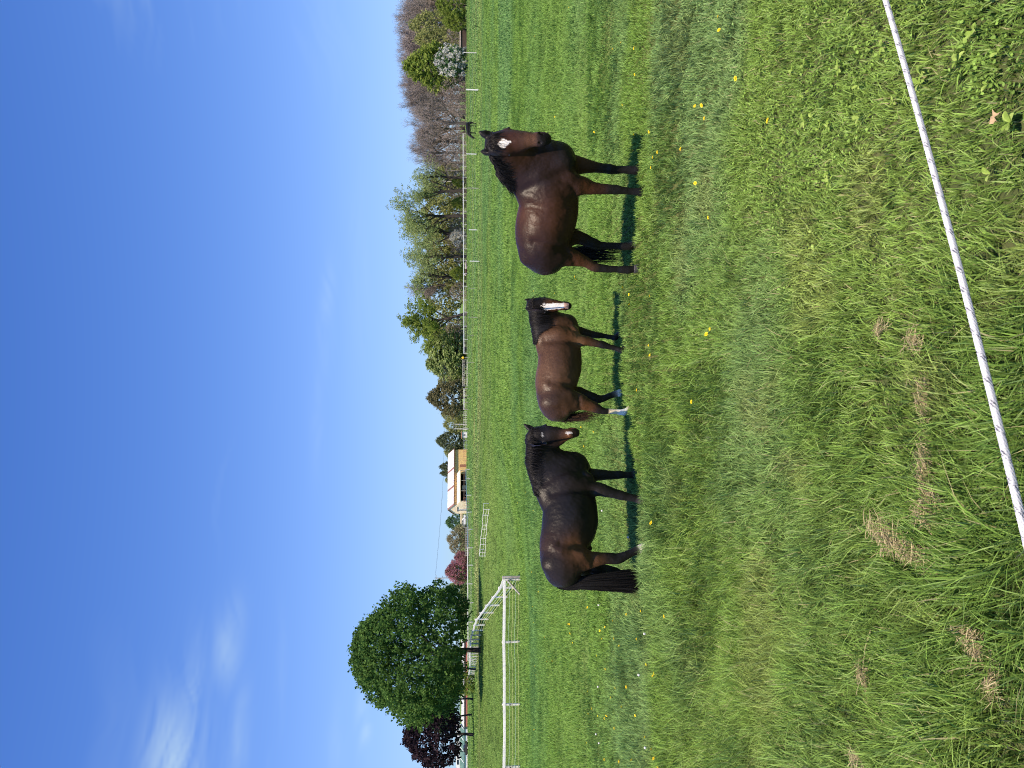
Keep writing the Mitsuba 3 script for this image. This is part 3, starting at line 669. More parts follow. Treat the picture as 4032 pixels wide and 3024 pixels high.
def paint(v, col):
    t = (h.P(620, 250, HO)[2] - v[:, 2]); c0 = hd(450, 243, -0.1)
    a = (v - c0) @ HX; z0, z1, z2 = hd(300, 243)[2], hd(575, 245)[2], hd(650, 245)[2]
    front = (v - hd(330, 250, 0.05)) @ np.array([0.17, -0.985, 0]) > 0
    zz = v[:, 2]; wob = (meshkit.noise(v * 30, 3) - 0.5) * 0.012
    wide = np.interp(zz, [z2, z1, hd(430, 243)[2], hd(350, 243)[2], z0], [0.036, 0.030, 0.036, 0.038, 0.0])
    bl = front & (np.abs(a - np.interp(zz, [z2, z1, z0], [-0.004, 0.004, -0.010]) + wob) < wide) & (zz > hd(640, 245)[2]) & (zz < z0)
    col[bl] = (0.80, 0.77, 0.73)
    pink = bl & (zz < hd(582, 245)[2]); col[pink] = (0.62, 0.38, 0.30)
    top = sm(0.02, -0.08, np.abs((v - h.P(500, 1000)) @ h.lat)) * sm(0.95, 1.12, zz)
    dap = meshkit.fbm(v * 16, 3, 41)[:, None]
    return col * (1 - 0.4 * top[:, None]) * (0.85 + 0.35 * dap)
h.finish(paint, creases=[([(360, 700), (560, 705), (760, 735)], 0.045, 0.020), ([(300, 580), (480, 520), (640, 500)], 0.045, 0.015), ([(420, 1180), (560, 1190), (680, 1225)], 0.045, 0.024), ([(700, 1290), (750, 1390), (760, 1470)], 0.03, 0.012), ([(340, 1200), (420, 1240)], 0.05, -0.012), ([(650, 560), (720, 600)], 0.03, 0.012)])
h.eye(374, 324, HO + 0.01, 0.017); h.eye(366, 166, HO + 0.04, 0.016)
fall_mane(h, [(200, 262, -0.14), (196, 330, -0.12), (202, 410, -0.08), (212, 480, -0.04), (235, 560, -0.01), (258, 700, 0)], 1100, 51, [0.20, 0.26, 0.27, 0.26, 0.12, 0.04], [0.1, -1, 0], 0.015, 0.006)
g_ = np.random.default_rng(7); fr = np.stack([hd(196 + 16 * g_.random(), 190 + 110 * g_.random(), 0.05) for _ in range(150)]); fl = g_.uniform(0.08, 0.20, 150); fs = g_.normal(0.015, 0.045, 150)
h.hair("forelock", fr, lambda i, t: fr + np.array([0.17, -0.98, 0]) * 0.10 * min(1, 3 * t) + HX * (fs * t)[:, None] + np.array([0, 0, 0.02]) * math.sin(3 * t) - np.array([0, 0, 1.0]) * (fl * t ** 1.3)[:, None], 0.0036, BLK, 8)
tc = lambda i, t: np.array(BLK) + np.clip(t - 0.55, 0, 1)[None, :, None] * np.array([0.10, 0.045, 0.018]) * 1.2 + i[:, None, None] * 0
fall_tail(h, [(372, 1470, 0.02), (440, 1530, 0.03), (560, 1555, 0.04), (720, 1548, 0.03), (850, 1532, 0.0), (960, 1515, -0.02), (1075, 1500, -0.02)], [0.02, 0.035, 0.04, 0.045, 0.05, 0.05, 0.04], 420, 53, tc, 0.0040, ends=0.45)

# ---------- the black horse, on the left
h = Horse("horse", "black horse on the left with a small star, brown muzzle and long thick tail", 2020, 1630, 0.4399, lambda zy: 9.28 - (zy - 770) * 0.00045, (30, 30), (1290, 1640))
BK, BN, TN = (0.0105, 0.0088, 0.0086), (0.0150, 0.0108, 0.0094), (0.075, 0.034, 0.0165)
h.limb([(450, 1400, 165, 0.95, 0), (440, 1300, 190, 1.0, 0), (440, 1190, 200, 1.08, 0), (480, 1070, 226, 1.02, 0), (510, 960, 248, 0.98, 0), (510, 850, 246, 0.92, 0), (480, 750, 250, 0.78, 0), (455, 650, 255, 0.68, 0), (500, 530, 200, 0.76, 0), (560, 460, 130, 0.9, 0)],
       [BN, BN, (0.026, 0.015, 0.011), BN, BK, BK, BN, BN, BK, BK], 0.05)
h.limb([(440, 620, 235, 0.48, -0.02), (340, 500, 215, 0.46, -0.04), (270, 390, 170, 0.46, -0.08), (215, 300, 105, 0.62, -0.13), (195, 250, 80, 0.8, -0.15)], [BK, BK, BK, BK, BLK], 0.06)
h.ball(500, 610, -0.13, 170, 100, 0.13, 0.05, tilt=-0.3)
h.ball(640, 590, -0.13, 90, 80, 0.09, 0.04)
h.ball(600, 480, 0.10, 95, 75, 0.12, 0.05)
h.ball(440, 1330, -0.12, 180, 125, 0.16, 0.06, tilt=0.15)
h.ball(440, 1300, 0.12, 180, 120, 0.16, 0.06)
h.ball(590, 1270, -0.16, 105, 80, 0.11, 0.05)
h.ball(665, 1205, 0.0, 42, 26, 0.05, 0.04)
h.limb([(600, 660, 100, 0.70, -0.14), (700, 668, 68, 0.76, -0.14), (770, 674, 58, 0.8, -0.14), (850, 696, 48, 0.84, -0.14), (925, 717, 40, 0.88, -0.14), (970, 728, 39, 0.88, -0.14), (1040, 745, 30, 0.85, -0.14), (1095, 756, 30, 0.85, -0.14), (1135, 766, 35, 0.86, -0.14), (1155, 764, 31, 0.92, -0.14)],
       [BN, BN, (0.020, 0.015, 0.013), BK, BK, BLK, BLK, BLK, (0.10, 0.09, 0.085), (0.2, 0.18, 0.17)], 0.03)
h.hoof(1148, 764, -0.14, 1188, 758, 33, 41, (0.12, 0.11, 0.10))
h.limb([(620, 540, 80, 0.70, 0.12), (700, 547, 60, 0.76, 0.13), (780, 546, 50, 0.82, 0.13), (860, 547, 41, 0.86, 0.13), (920, 545, 35, 0.88, 0.13), (950, 545, 35, 0.88, 0.13), (1010, 545, 28, 0.86, 0.13), (1060, 545, 28, 0.86, 0.13), (1090, 542, 34, 0.88, 0.13), (1108, 538, 31, 0.92, 0.13)],
       [BK, BK, BLK, BLK, BLK, BLK, BLK, BLK, (0.08, 0.07, 0.068), (0.12, 0.11, 0.10)], 0.03)
h.hoof(1100, 540, 0.13, 1150, 532, 32, 41, (0.10, 0.09, 0.085))
h.limb([(520, 1320, 130, 0.7, -0.14), (650, 1312, 85, 0.72, -0.14), (750, 1300, 61, 0.74, -0.13), (850, 1291, 47, 0.74, -0.13), (925, 1294, 47, 0.70, -0.13), (990, 1274, 39, 0.78, -0.13), (1070, 1238, 32, 0.82, -0.13), (1115, 1216, 32, 0.84, -0.13), (1140, 1206, 36, 0.86, -0.13), (1165, 1192, 34, 0.9, -0.13), (1178, 1188, 34, 0.95, -0.13)],
       [BN, TN, (0.085, 0.040, 0.019), (0.020, 0.014, 0.011), BLK, BLK, BLK, (0.05, 0.045, 0.04), (0.72, 0.66, 0.58), (0.75, 0.68, 0.6), (0.75, 0.68, 0.6)], 0.03)
h.hoof(1170, 1190, -0.13, 1228, 1178, 35, 44, (0.5, 0.45, 0.38))
h.limb([(560, 1330, 120, 0.7, 0.13), (680, 1370, 80, 0.72, 0.15), (760, 1395, 58, 0.74, 0.15), (840, 1405, 48, 0.74, 0.15), (900, 1420, 46, 0.70, 0.15), (960, 1436, 38, 0.78, 0.15), (1050, 1442, 30, 0.84, 0.15), (1090, 1446, 34, 0.86, 0.15), (1112, 1440, 31, 0.92, 0.15)],
       [BN, (0.03, 0.018, 0.012), BK, (0.022, 0.019, 0.018), BK, BLK, BLK, BLK, BLK], 0.03)
h.hoof(1104, 1442, 0.15, 1150, 1430, 32, 41)
HX = nrm([0.90, 0.43, 0]); HO = -0.27
hd = lambda zx, zy, o=0.0: h.P(zx, zy, HO + o)
h.B.tube([hrow(165, 215, 62, 0.075, 0.11), hrow(215, 200, 82, 0.105, 0.08), hrow(270, 190, 86, 0.125, 0.06), hrow(330, 186, 80, 0.125, 0.04), hrow(395, 180, 64, 0.105, 0.01), hrow(450, 178, 51, 0.083, -0.02), hrow(495, 174, 45, 0.072, -0.035), hrow(530, 170, 47, 0.068, -0.04), hrow(560, 168, 38, 0.055, -0.035)],
         HX, 0.03, 3, [BLK, BK, BK, BN, BN, (0.045, 0.022, 0.013), (0.10, 0.045, 0.02), BLK, BLK])
h.B.tube([hrow(430, 232, 36, 0.06, 0.06), hrow(380, 244, 44, 0.095, 0.10), hrow(310, 245, 38, 0.09, 0.12)], HX, 0.04, 2, BN)
h.B.tube([hrow(500, 200, 24, 0.04, -0.02), hrow(470, 212, 28, 0.05, 0.02)], HX, 0.03, 2, (0.17, 0.075, 0.03))
for zy, o in ((258, 0.02), (116, 0.10)): h.B.ball(hd(285, zy, o), (0.028, 0.038, 0.045), None, 0.02)
for zy, o in ((190, -0.085), (140, -0.05)): h.B.ball(hd(515, zy, o), (0.026, 0.028, 0.036), None, 0.015)
for zy, o in ((200, -0.108), (130, -0.062)): h.B.ball(hd(522, zy, o), (0.012, 0.014, 0.020), None, 0.006, cut=True)
h.ear(hd(198, 150, 0.12), hd(98, 86, 0.12), HX, 0.076, BLK)
h.ear(hd(176, 262, 0.08), hd(122, 330, 0.14), nrm([0.6, 0.2, 0.8]), 0.062, BLK)
def paint(v, col):
    front = (v - hd(330, 190, 0.04)) @ np.array([0.43, -0.90, 0]) > 0
    def spot(zx, zy, ra, rb, c, wob=0.3):
        q = v - hd(zx, zy, -0.1); a, b = q @ HX, q[:, 2]
        m = front & ((a / ra) ** 2 + (b / rb) ** 2 + (meshkit.noise(v * 50, 4) - 0.5) * wob < 1); col[m] = c
    spot(262, 172, 0.022, 0.017, (0.42, 0.42, 0.42), 1.2); spot(268, 188, 0.011, 0.010, (0.40, 0.40, 0.40), 1.0)
    spot(500, 172, 0.014, 0.046, (0.62, 0.58, 0.55), 0.5); spot(478, 160, 0.008, 0.008, (0.5, 0.42, 0.36))
    z = v[:, 2]; fl = np.exp(-(((v - h.P(560, 1215, -0.28)) / np.array([0.16, 0.3, 0.13])) ** 2).sum(1))
    return col + fl[:, None] * np.array([0.085, 0.036, 0.013])
h.finish(paint, creases=[([(330, 740), (520, 720), (700, 735)], 0.05, 0.022), ([(260, 640), (420, 560), (580, 500)], 0.05, 0.016), ([(400, 1190), (540, 1200), (650, 1232)], 0.05, 0.026), ([(640, 1260), (700, 1350), (700, 1420)], 0.035, 0.012), ([(320, 1210), (400, 1250)], 0.06, -0.014), ([(600, 570), (680, 610)], 0.03, 0.013)])
h.eye(297, 262, HO + 0.0, 0.019); h.eye(290, 110, HO + 0.09, 0.018)
fall_mane(h, [(140, 220, -0.15), (128, 330, -0.10), (118, 430, -0.05), (140, 520, -0.02), (175, 620, 0), (205, 720, 0)], 1150, 61, [0.14, 0.18, 0.19, 0.18, 0.15, 0.06], [0.1, -1, 0], 0.03, 0.012)
g_ = np.random.default_rng(9); fr = np.stack([hd(150 + 14 * g_.random(), 165 + 90 * g_.random(), 0.07) for _ in range(150)]); fl = g_.uniform(0.06, 0.16, 150); fs = g_.normal(0.0, 0.04, 150)
h.hair("forelock", fr, lambda i, t: fr + np.array([0.43, -0.90, 0]) * 0.09 * min(1, 3 * t) + HX * (fs * t)[:, None] + np.array([0, 0, 0.02]) * math.sin(3 * t) - np.array([0, 0, 1.0]) * (fl * t ** 1.3)[:, None], 0.0036, BLK, 10)
fall_tail(h, [(345, 1470, 0.0), (410, 1530, 0.0), (500, 1535, -0.01), (620, 1510, -0.02), (800, 1502, -0.02), (960, 1496, -0.02), (1110, 1498, -0.02), (1140, 1500, -0.02)], [0.025, 0.045, 0.055, 0.075, 0.095, 0.105, 0.115, 0.115], 1300, 63, BLK, 0.0046, ends=0.07, wild=0.022)
# ------------------------------------------------------------------ trees
def leaf_mat(name, lo, hi, dark=(1, 1, 1), trans=0.7, rough=0.5):
    def fn(p, n, uv, lo=lo, hi=hi):
        c = mix(lo, hi, uv.x)
        patch = fbm(p.x * 0.35, p.y * 0.35, p.z * 0.45, octaves=2)
        return c * (0.72 + 0.56 * patch)
    scene[name] = {"type": "principledthin", "base_color": mikit.proc(fn), "roughness": rough, "spec_trans": 0.0, "diff_trans": trans, "eta": 1.35}
def bark_mat(name, a, b):
    def fn(p, n, uv, a=a, b=b):
        return mix(a, b, fbm(p.x * 5, p.y * 5, p.z * 1.6, octaves=3))
    scene[name] = {"type": "twosided", "bsdf": {"type": "principled", "base_color": mikit.proc(fn), "roughness": 0.9, "specular": 0.1}}
bark_mat("bark_dark", (0.030, 0.026, 0.024), (0.085, 0.072, 0.062))
bark_mat("bark_grey", (0.13, 0.110, 0.095), (0.28, 0.245, 0.215))
bark_mat("bark_mid", (0.075, 0.062, 0.054), (0.18, 0.155, 0.135))
bark_mat("twig_grey", (0.180, 0.153, 0.138), (0.315, 0.272, 0.246))
bark_mat("bark_pale", (0.30, 0.27, 0.23), (0.52, 0.48, 0.42))

def branching(seed, height, spread_, trunk_r, levels=4, kids=(3, 5), up=0.55, first=0.25, bend=0.16, shrink=0.62, lean=(0, 0)):
    """A branching skeleton: list of (level, points, radii)."""
    g = np.random.default_rng(seed); out = []
    def grow(p, d, L, r, lv):
        n = 6 if lv == 0 else 4
        pts = [p]; q = np.array(p, float); dd = np.array(d, float)
        for k in range(n):
            dd = nrm(dd + g.normal(0, bend * (0.45 if lv == 0 else 1), 3) + np.array([0, 0, 0.10 * up]))
            q = q + dd * L / n; pts.append(q)
        pts = np.array(pts); rad = np.linspace(r, r * (0.42 if lv < levels - 1 else 0.3), n + 1)
        out.append((lv, pts, rad))
        if lv >= levels - 1: return
        m = g.integers(kids[0], kids[1] + 1) + (3 if lv == 0 else 0)
        for j in range(m):
            t = first + (1 - first) * (j + g.random() * 0.8) / m if lv == 0 else 0.25 + 0.75 * (j + g.random()) / m
            t = min(t, 1.0)
            i = min(int(t * n), n - 1); f = t * n - i
            b = pts[i] * (1 - f) + pts[i + 1] * f
            ax = nrm(pts[i + 1] - pts[i])
            az = 2.4 * j + g.random() * 1.6
            side = nrm(np.cross(ax, [math.cos(az), math.sin(az), 0.2]))
            ang = (0.75 if lv == 0 else 0.62) * (1.15 - 0.45 * t) * spread_ + g.normal(0, 0.1)
            nd = nrm(ax * math.cos(ang) + side * math.sin(ang) + np.array([0, 0, 0.18 * up]))
            LL = L * shrink * (1.15 - 0.55 * t if lv == 0 else 1.0) * g.uniform(0.75, 1.2)
            grow(b, nd, LL, rad[i] * (0.55 if lv == 0 else 0.5), lv + 1)
    grow(np.array([0, 0, 0.0]), nrm(np.array([lean[0], lean[1], 1.0])), height * 0.62, trunk_r, 0)
    return out

def fit(sk, height, width=None):  # scale a skeleton to a height and a width
    P = np.vstack([p for _, p, _ in sk]); s = height / P[:, 2].max()
    w = 1.0 if width is None else width / (2 * np.percentile(np.abs(P[:, :2] * s), 98))
    S = np.array([s * w, s * w, s])
    return [(l, p * S, r) for l, p, r in sk]

def wood_mesh(sk, upto=9):
    mb = MB()
    for lv, p, r in sk:
        if lv <= upto: mb.tube(p, r, (8, 6, 4, 3, 3, 3)[lv], cap=lv < 2)
    return mb.mesh()

def ribbons(P0, P1, w, g):       # thin crossed slivers for twigs
    n = len(P0); d = P1 - P0; s = np.cross(d, g.normal(0, 1, (n, 3))); s /= np.linalg.norm(s, axis=1, keepdims=True) + 1e-9
    w = np.broadcast_to(w, (n,))[:, None]
    mid = (P0 + P1) / 2 + g.normal(0, 0.05, (n, 3)) * np.linalg.norm(d, axis=1, keepdims=True)
    v = np.stack([P0 - s * w / 2, P0 + s * w / 2, mid - s * w * 0.4, mid + s * w * 0.4, P1], 1).reshape(-1, 3)
    f = (np.arange(n)[:, None, None] * 5 + np.array([[0, 1, 3], [0, 3, 2], [2, 3, 4]])[None]).reshape(-1, 3)
    return v, f

def twigs(sk, seed, per, length, w, levels):
    """Fine twigs along the outer branches; returns slivers and their tips."""
    g = np.random.default_rng(seed); A, B = [], []
    for lv, p, r in sk:
        if lv < levels: continue
        m = per
        t = g.random(m); i = np.minimum((t * (len(p) - 1)).astype(int), len(p) - 2); f = (t * (len(p) - 1) - i)[:, None]
        a = p[i] * (1 - f) + p[i + 1] * f
        ax = p[-1] - p[0]; ax = ax / (np.linalg.norm(ax) + 1e-9)
        d = ax * 0.8 + g.normal(0, 0.55, (m, 3)) + [0, 0, 0.28]; d /= np.linalg.norm(d, axis=1, keepdims=True)
        A.append(a); B.append(a + d * length * g.uniform(0.5, 1.3, (m, 1)))
    A, B = np.vstack(A), np.vstack(B)
    # second order
    k = g.integers(0, len(A), len(A)); t = g.uniform(0.3, 0.9, (len(A), 1)); a2 = A[k] + (B[k] - A[k]) * t
    d2 = (B - A)[k] / length + g.normal(0, 0.6, A.shape); d2 /= np.linalg.norm(d2, axis=1, keepdims=True)
    b2 = a2 + d2 * length * g.uniform(0.3, 0.7, (len(A), 1))
    return np.vstack([A, a2]), np.vstack([B, b2])

def leaves(C, size, g, flat=0.0, elong=1.5):
    """Leaf blades (two triangles, folded) at the points C."""
    n = len(C); s = np.broadcast_to(size, (n,)) * g.uniform(0.6, 1.35, n)
    d = g.normal(0, 1, (n, 3)); d[:, 2] -= 0.35; d /= np.linalg.norm(d, axis=1, keepdims=True)
    q = np.cross(d, g.normal(0, 1, (n, 3)) + [0, 0, flat]); q /= np.linalg.norm(q, axis=1, keepdims=True) + 1e-9
    nn = np.cross(d, q)
    s = s[:, None]
    a = C - d * s * elong / 2; b = C + d * s * elong / 2; l = C - q * s / 2 + nn * s * 0.18; r = C + q * s / 2 + nn * s * 0.18
    v = np.stack([a, l, b, r], 1).reshape(-1, 3)
    f = (np.arange(n)[:, None, None] * 4 + np.array([[0, 2, 1], [0, 3, 2]])[None]).reshape(-1, 3)
    uv = np.repeat(np.stack([g.random(n), g.random(n)], 1), 4, axis=0)
    return v, f, uv

def clumps(sk, seed, n, per, rad, lv, floor=0.0):
    """Points in clumps round the outer ends of the branches."""
    g = np.random.default_rng(seed)
    E = np.vstack([p[1:] if l == lv else p[-2:] for l, p, r in sk if l >= lv])
    c = E[g.integers(0, len(E), n)] + g.normal(0, rad * 0.7, (n, 3))
    k = np.repeat(c, per, axis=0)
    o = g.normal(0, 1, k.shape); o /= np.linalg.norm(o, axis=1, keepdims=True)
    return k + o * rad * g.random((len(k), 1)) ** 0.45 * np.repeat(g.uniform(0.5, 1.3, n), per)[:, None] * [1, 1, 0.75], g

def dome_clumps(seed, n, per, H, W, base, rad, prof, lumps=0.22, freq=0.5):
    """Clumps through a crown of a given outline (prof: height share -> radius share), lumpy, thicker towards the outside."""
    g = np.random.default_rng(seed)
    t = g.random(n) ** 0.9; th = g.uniform(0, 2 * np.pi, n)
    R = np.interp(t, *zip(*prof)) * W / 2
    dirs = np.stack([np.cos(th) * 3, np.sin(th) * 3, t * 5], -1)
    R = R * (1 - lumps + 2 * lumps * meshkit.fbm(dirs * freq + seed, 3, seed))
    rr = R * (0.35 + 0.65 * g.random(n) ** 0.35)
    c = np.stack([rr * np.cos(th), rr * np.sin(th), base + t * (H - base) + g.normal(0, rad * 0.4, n)], -1)
    k = np.repeat(c, per, axis=0); o = g.normal(0, 1, k.shape); o /= np.linalg.norm(o, axis=1, keepdims=True)
    return k + o * rad * g.random((len(k), 1)) ** 0.45 * np.repeat(g.uniform(0.55, 1.3, n), per)[:, None], g

KIT = {}
def kit(name, wood, wood_mat, crown=None, crown_mat=None, uv=None):
    KIT[name] = (mikit.ply(wood, wood_mat, smooth=True), None if crown is None else mikit.ply(crown, crown_mat, smooth=uv is None, uv=uv))

def plant(name, kind, px_y, px_top, D, label, cat, width=1.0, rot=0.0, group=None, h0=10.0, part="crown", z=None, trunk="trunk"):
    """Stand a tree of the kit at image row px_y and distance D, its top reaching px_top."""
    b = at(HORIZON, px_y, D); zg = float(gz(b[0], b[1])) if z is None else z
    h = at(px_top, px_y, D)[2] - zg
    s = h / h0
    m = T().translate([b[0], b[1], zg - 0.05]).rotate([0, 0, 1], rot).scale([s * width, s * width, s])
    key = thing(name, label, cat, group)
    wood, crown = KIT[kind]
    scene[key + "__" + trunk] = {**wood, "to_world": m}
    if crown is not None: scene[key + "__" + part] = {**crown, "to_world": m}
    return key

ORD = 'first second third fourth fifth sixth seventh eighth ninth tenth eleventh twelfth thirteenth fourteenth fifteenth sixteenth seventeenth eighteenth nineteenth twentieth twenty-first twenty-second twenty-third twenty-fourth twenty-fifth twenty-sixth twenty-seventh twenty-eighth twenty-ninth thirtieth thirty-first thirty-second'.split()
def nth(y, all_): return ORD[sorted(all_).index(y)]

# bare grey trees (three forms, ten metres tall in the kit)
for i, (sd, spr, w) in enumerate(((3, 0.95, 6.5), (14, 0.8, 5.2), (29, 1.1, 8.0))):
    sk = fit(branching(sd, 10, spr, 0.27, 4, (4, 5), up=0.8, first=0.22), 9.3, w)
    g = np.random.default_rng(sd)
    A, B = twigs(sk, sd, 13, 0.85, 0.02, 3)
    kit(f"bare{i}", wood_mesh(sk, 3), "bark_mid", ribbons(A, B, 0.020, g), "twig_grey")
# tall open trees just leafing out
leaf_mat("leaf_spring", (0.270, 0.360, 0.130), (0.420, 0.500, 0.220), trans=0.9)
leaf_mat("leaf_bright", (0.180, 0.265, 0.050), (0.310, 0.385, 0.090), trans=0.9)
leaf_mat("leaf_olive", (0.265, 0.300, 0.105), (0.400, 0.420, 0.175), trans=0.8)
leaf_mat("leaf_dull", (0.255, 0.275, 0.130), (0.385, 0.395, 0.205), trans=0.8)
leaf_mat("leaf_maple", (0.052, 0.125, 0.032), (0.145, 0.255, 0.066), trans=0.75, rough=0.4)
leaf_mat("leaf_plum", (0.024, 0.016, 0.022), (0.062, 0.042, 0.052), trans=0.5, rough=0.45)
leaf_mat("leaf_dark", (0.085, 0.115, 0.060), (0.170, 0.205, 0.110), trans=0.5)
leaf_mat("leaf_russet", (0.120, 0.120, 0.060), (0.230, 0.215, 0.115), trans=0.6)
leaf_mat("leaf_deep", (0.075, 0.160, 0.065), (0.150, 0.260, 0.115), trans=0.7)
leaf_mat("petal_white", (0.55, 0.55, 0.50), (0.76, 0.76, 0.72), trans=0.8)
leaf_mat("petal_pink", (0.33, 0.13, 0.17), (0.55, 0.27, 0.30), trans=0.7)
leaf_mat("leaf_beige", (0.24, 0.22, 0.12), (0.38, 0.34, 0.21), trans=0.8)
for i, (sd, spr, w, sz, n, up) in enumerate(((41, 0.75, 5.6, 0.105, 560, 1.0), (52, 0.85, 6.6, 0.105, 620, 0.9), (63, 0.95, 7.4, 0.15, 1100, 0.7))):
    sk = fit(branching(sd, 10, spr, 0.24, 4, (4, 5), up=up, first=0.30, lean=(0.05, 0)), 9.5, w)
    C, g = clumps(sk, sd, n, 9, 0.36, 3)
    kit(f"open{i}", wood_mesh(sk, 3), "bark_dark", *((lambda v, f, u: ((v, f), "leaf_bright" if i == 2 else "leaf_spring", u))(*leaves(C, sz, g))))
# dense round trees and bushes
def dense(name, seed, H, W, base, prof, n, per, rad, size, mat, bark, lumps=0.25, tr=0.18, freq=0.5, spr=1.0):
    sk = fit(branching(seed, H, spr, tr, 3, (3, 5), first=max(0.12, base / H * 0.9)), H * 0.9, W * 0.85)
    P, g = dome_clumps(seed, n, per, H, W, base, rad, prof, lumps, freq)
    v, f, u = leaves(P, size, g)
    kit(name, wood_mesh(sk, 2), bark, (v, f), mat, u)
ROUND = [(0, 0.55), (0.15, 0.86), (0.4, 1.0), (0.65, 0.88), (0.85, 0.58), (1, 0.12)]
TALL = [(0, 0.5), (0.2, 0.9), (0.45, 1.0), (0.7, 0.7), (0.9, 0.35), (1, 0.05)]
CONE = [(0, 0.9), (0.15, 1.0), (0.5, 0.62), (0.8, 0.28), (1, 0.03)]
dense("bush_bright", 71, 10, 9.0, 0.6, ROUND, 420, 12, 0.62, 0.34, "leaf_bright", "bark_dark", 0.32)
dense("tall_bright", 72, 10, 5.6, 1.6, TALL, 420, 11, 0.52, 0.30, "leaf_bright", "bark_dark", 0.30)
dense("olive", 73, 10, 7.6, 1.0, ROUND, 420, 9, 0.62, 0.30, "leaf_olive", "bark_grey", 0.32)
dense("dull", 74, 10, 8.6, 0.6, ROUND, 380, 9, 0.65, 0.32, "leaf_dull", "bark_grey", 0.34)
dense("russet", 75, 10, 8.4, 1.0, [(0, 0.7), (0.15, 0.95), (0.35, 1.0), (0.6, 0.78), (0.85, 0.45), (1, 0.08)], 520, 12, 0.58, 0.30, "leaf_russet", "bark_dark", 0.30)
dense("dark", 76, 10, 7.6, 0.8, TALL, 480, 12, 0.58, 0.30, "leaf_dark", "bark_dark", 0.30)
dense("deep", 77, 10, 8.6, 0.8, ROUND, 420, 12, 0.62, 0.34, "leaf_deep", "bark_dark", 0.3)
dense("white_bloom", 78, 10, 10.5, 0.5, ROUND, 190, 14, 0.70, 0.34, "petal_white", "bark_dark", 0.32)
dense("pink_bloom", 79, 10, 11.0, 0.8, ROUND, 420, 12, 0.70, 0.33, "petal_pink", "bark_dark", 0.30)
dense("beige", 80, 10, 9.5, 0.5, ROUND, 400, 9, 0.70, 0.33, "leaf_beige", "bark_grey", 0.34)
dense("poplar", 81, 10, 4.2, 0.8, TALL, 360, 10, 0.5, 0.28, "leaf_spring", "bark_grey", 0.25)
dense("plum", 82, 10, 8.8, 2.2, ROUND, 620, 13, 0.52, 0.27, "leaf_plum", "bark_dark", 0.28, tr=0.24)
dense("yard", 84, 10, 8.6, 3.4, ROUND, 380, 12, 0.62, 0.34, "leaf_deep", "bark_dark", 0.3, tr=0.24)
dense("brush", 83, 10, 11.0, 0.2, ROUND, 300, 9, 0.75, 0.20, "twig_grey", "twig_grey", 0.3)
# the big maple
sk = fit(branching(91, 13.4, 1.05, 0.30, 4, (4, 6), first=0.16, up=0.6), 12.6, 12.6)
Pm, g_ = dome_clumps(17, 2700, 15, 13.3, 14.8, 2.0, 0.52, [(0, 0.62), (0.10, 0.90), (0.28, 1.0), (0.5, 0.97), (0.7, 0.82), (0.86, 0.60), (0.95, 0.36), (1, 0.14)], 0.34, 0.95)
Pm[:, 2] -= 0.13 * Pm[:, 0] * np.clip(1 - Pm[:, 2] / 9, 0, 1)
v_, f_, u_ = leaves(Pm, 0.24, g_, elong=1.15)
KIT["maple"] = (mikit.ply(wood_mesh(sk, 2), "bark_dark", smooth=True), mikit.ply((v_, f_), "leaf_maple", smooth=False, uv=u_))

plant("maple_tree", "maple", 2562, 1392, 67.0, "huge round dark green maple tree with a thick trunk beside the white fence", "tree", h0=13.4, width=0.95, rot=0)
plant("plum_tree", "plum", 2895, 1596, 119.0, "dark purple-leaved tree at the left edge behind the maple", "tree", width=1.0, rot=40)
for y, top, D, w, lab in ((2637, 1690, 98, 0.85, "green tree with a slim trunk just behind and left of the big maple"), (2690, 1768, 112, 1.0, "small yellow-green tree with low leaves behind the big maple"),
                          (2754, 1650, 126, 0.8, "green tree with a forked trunk in front of the red building"), (2815, 1660, 133, 0.8, "green tree with a low forked trunk near the corner of the red building")):
    plant("maple_tree", "yard" if "yellow" not in lab else "bush_bright", y, top, D, lab, "tree", width=w, rot=y % 360, trunk="trunk")

# the bare wood on the right and the trees along the far fence: (row, top, distance, form, width, rotation)
bare = [(-40, 1540, 285, 0, 1.1, 10), (25, 1535, 300, 1, 1.2, 80), (75, 1548, 280, 2, 1.0, 200), (120, 1528, 305, 0, 1.0, 150), (165, 1540, 290, 1, 1.2, 300), (212, 1550, 300, 2, 0.9, 30), (262, 1558, 290, 0, 1.0, 260),
        (310, 1556, 300, 1, 1.2, 120), (352, 1556, 285, 2, 0.85, 340), (398, 1570, 295, 0, 1.0, 60), (440, 1562, 280, 1, 1.1, 190), (520, 1592, 280, 0, 1.05, 225), (562, 1605, 290, 1, 1.1, 100), (600, 1588, 262, 2, 0.85, 20), (640, 1640, 280, 1, 1.0, 280), (0, 1542, 318, 2, 1.1, 50), (50, 1538, 325, 0, 1.2, 250), (140, 1545, 322, 2, 1.0, 15), (190, 1545, 330, 1, 1.3, 95), (238, 1556, 320, 0, 1.1, 310), (285, 1560, 325, 2, 1.0, 170), (332, 1560, 318, 0, 1.1, 45), (376, 1562, 325, 1, 1.2, 220), (420, 1568, 320, 2, 1.0, 130), (462, 1585, 315, 0, 1.0, 75), (505, 1600, 320, 1, 1.2, 330),
        (1118, 1580, 255, 1, 0.8, 33), (680, 1690, 290, 0, 1.2, 70)]
for y, top, D, k, w, r in bare:
    plant("bare_tree", f"bare{k}", y, top, D, f"bare grey leafless tree, {nth(y, [q[0] for q in bare])} from the right in the far wood", "tree", width=w, rot=r, group="bare trees along the far edge of the field")
plant("bare_tree", "bare2", 487, 1590, 215, "wide bare tree with dark spreading limbs right behind the far black horse", "tree", width=1.0, rot=140)
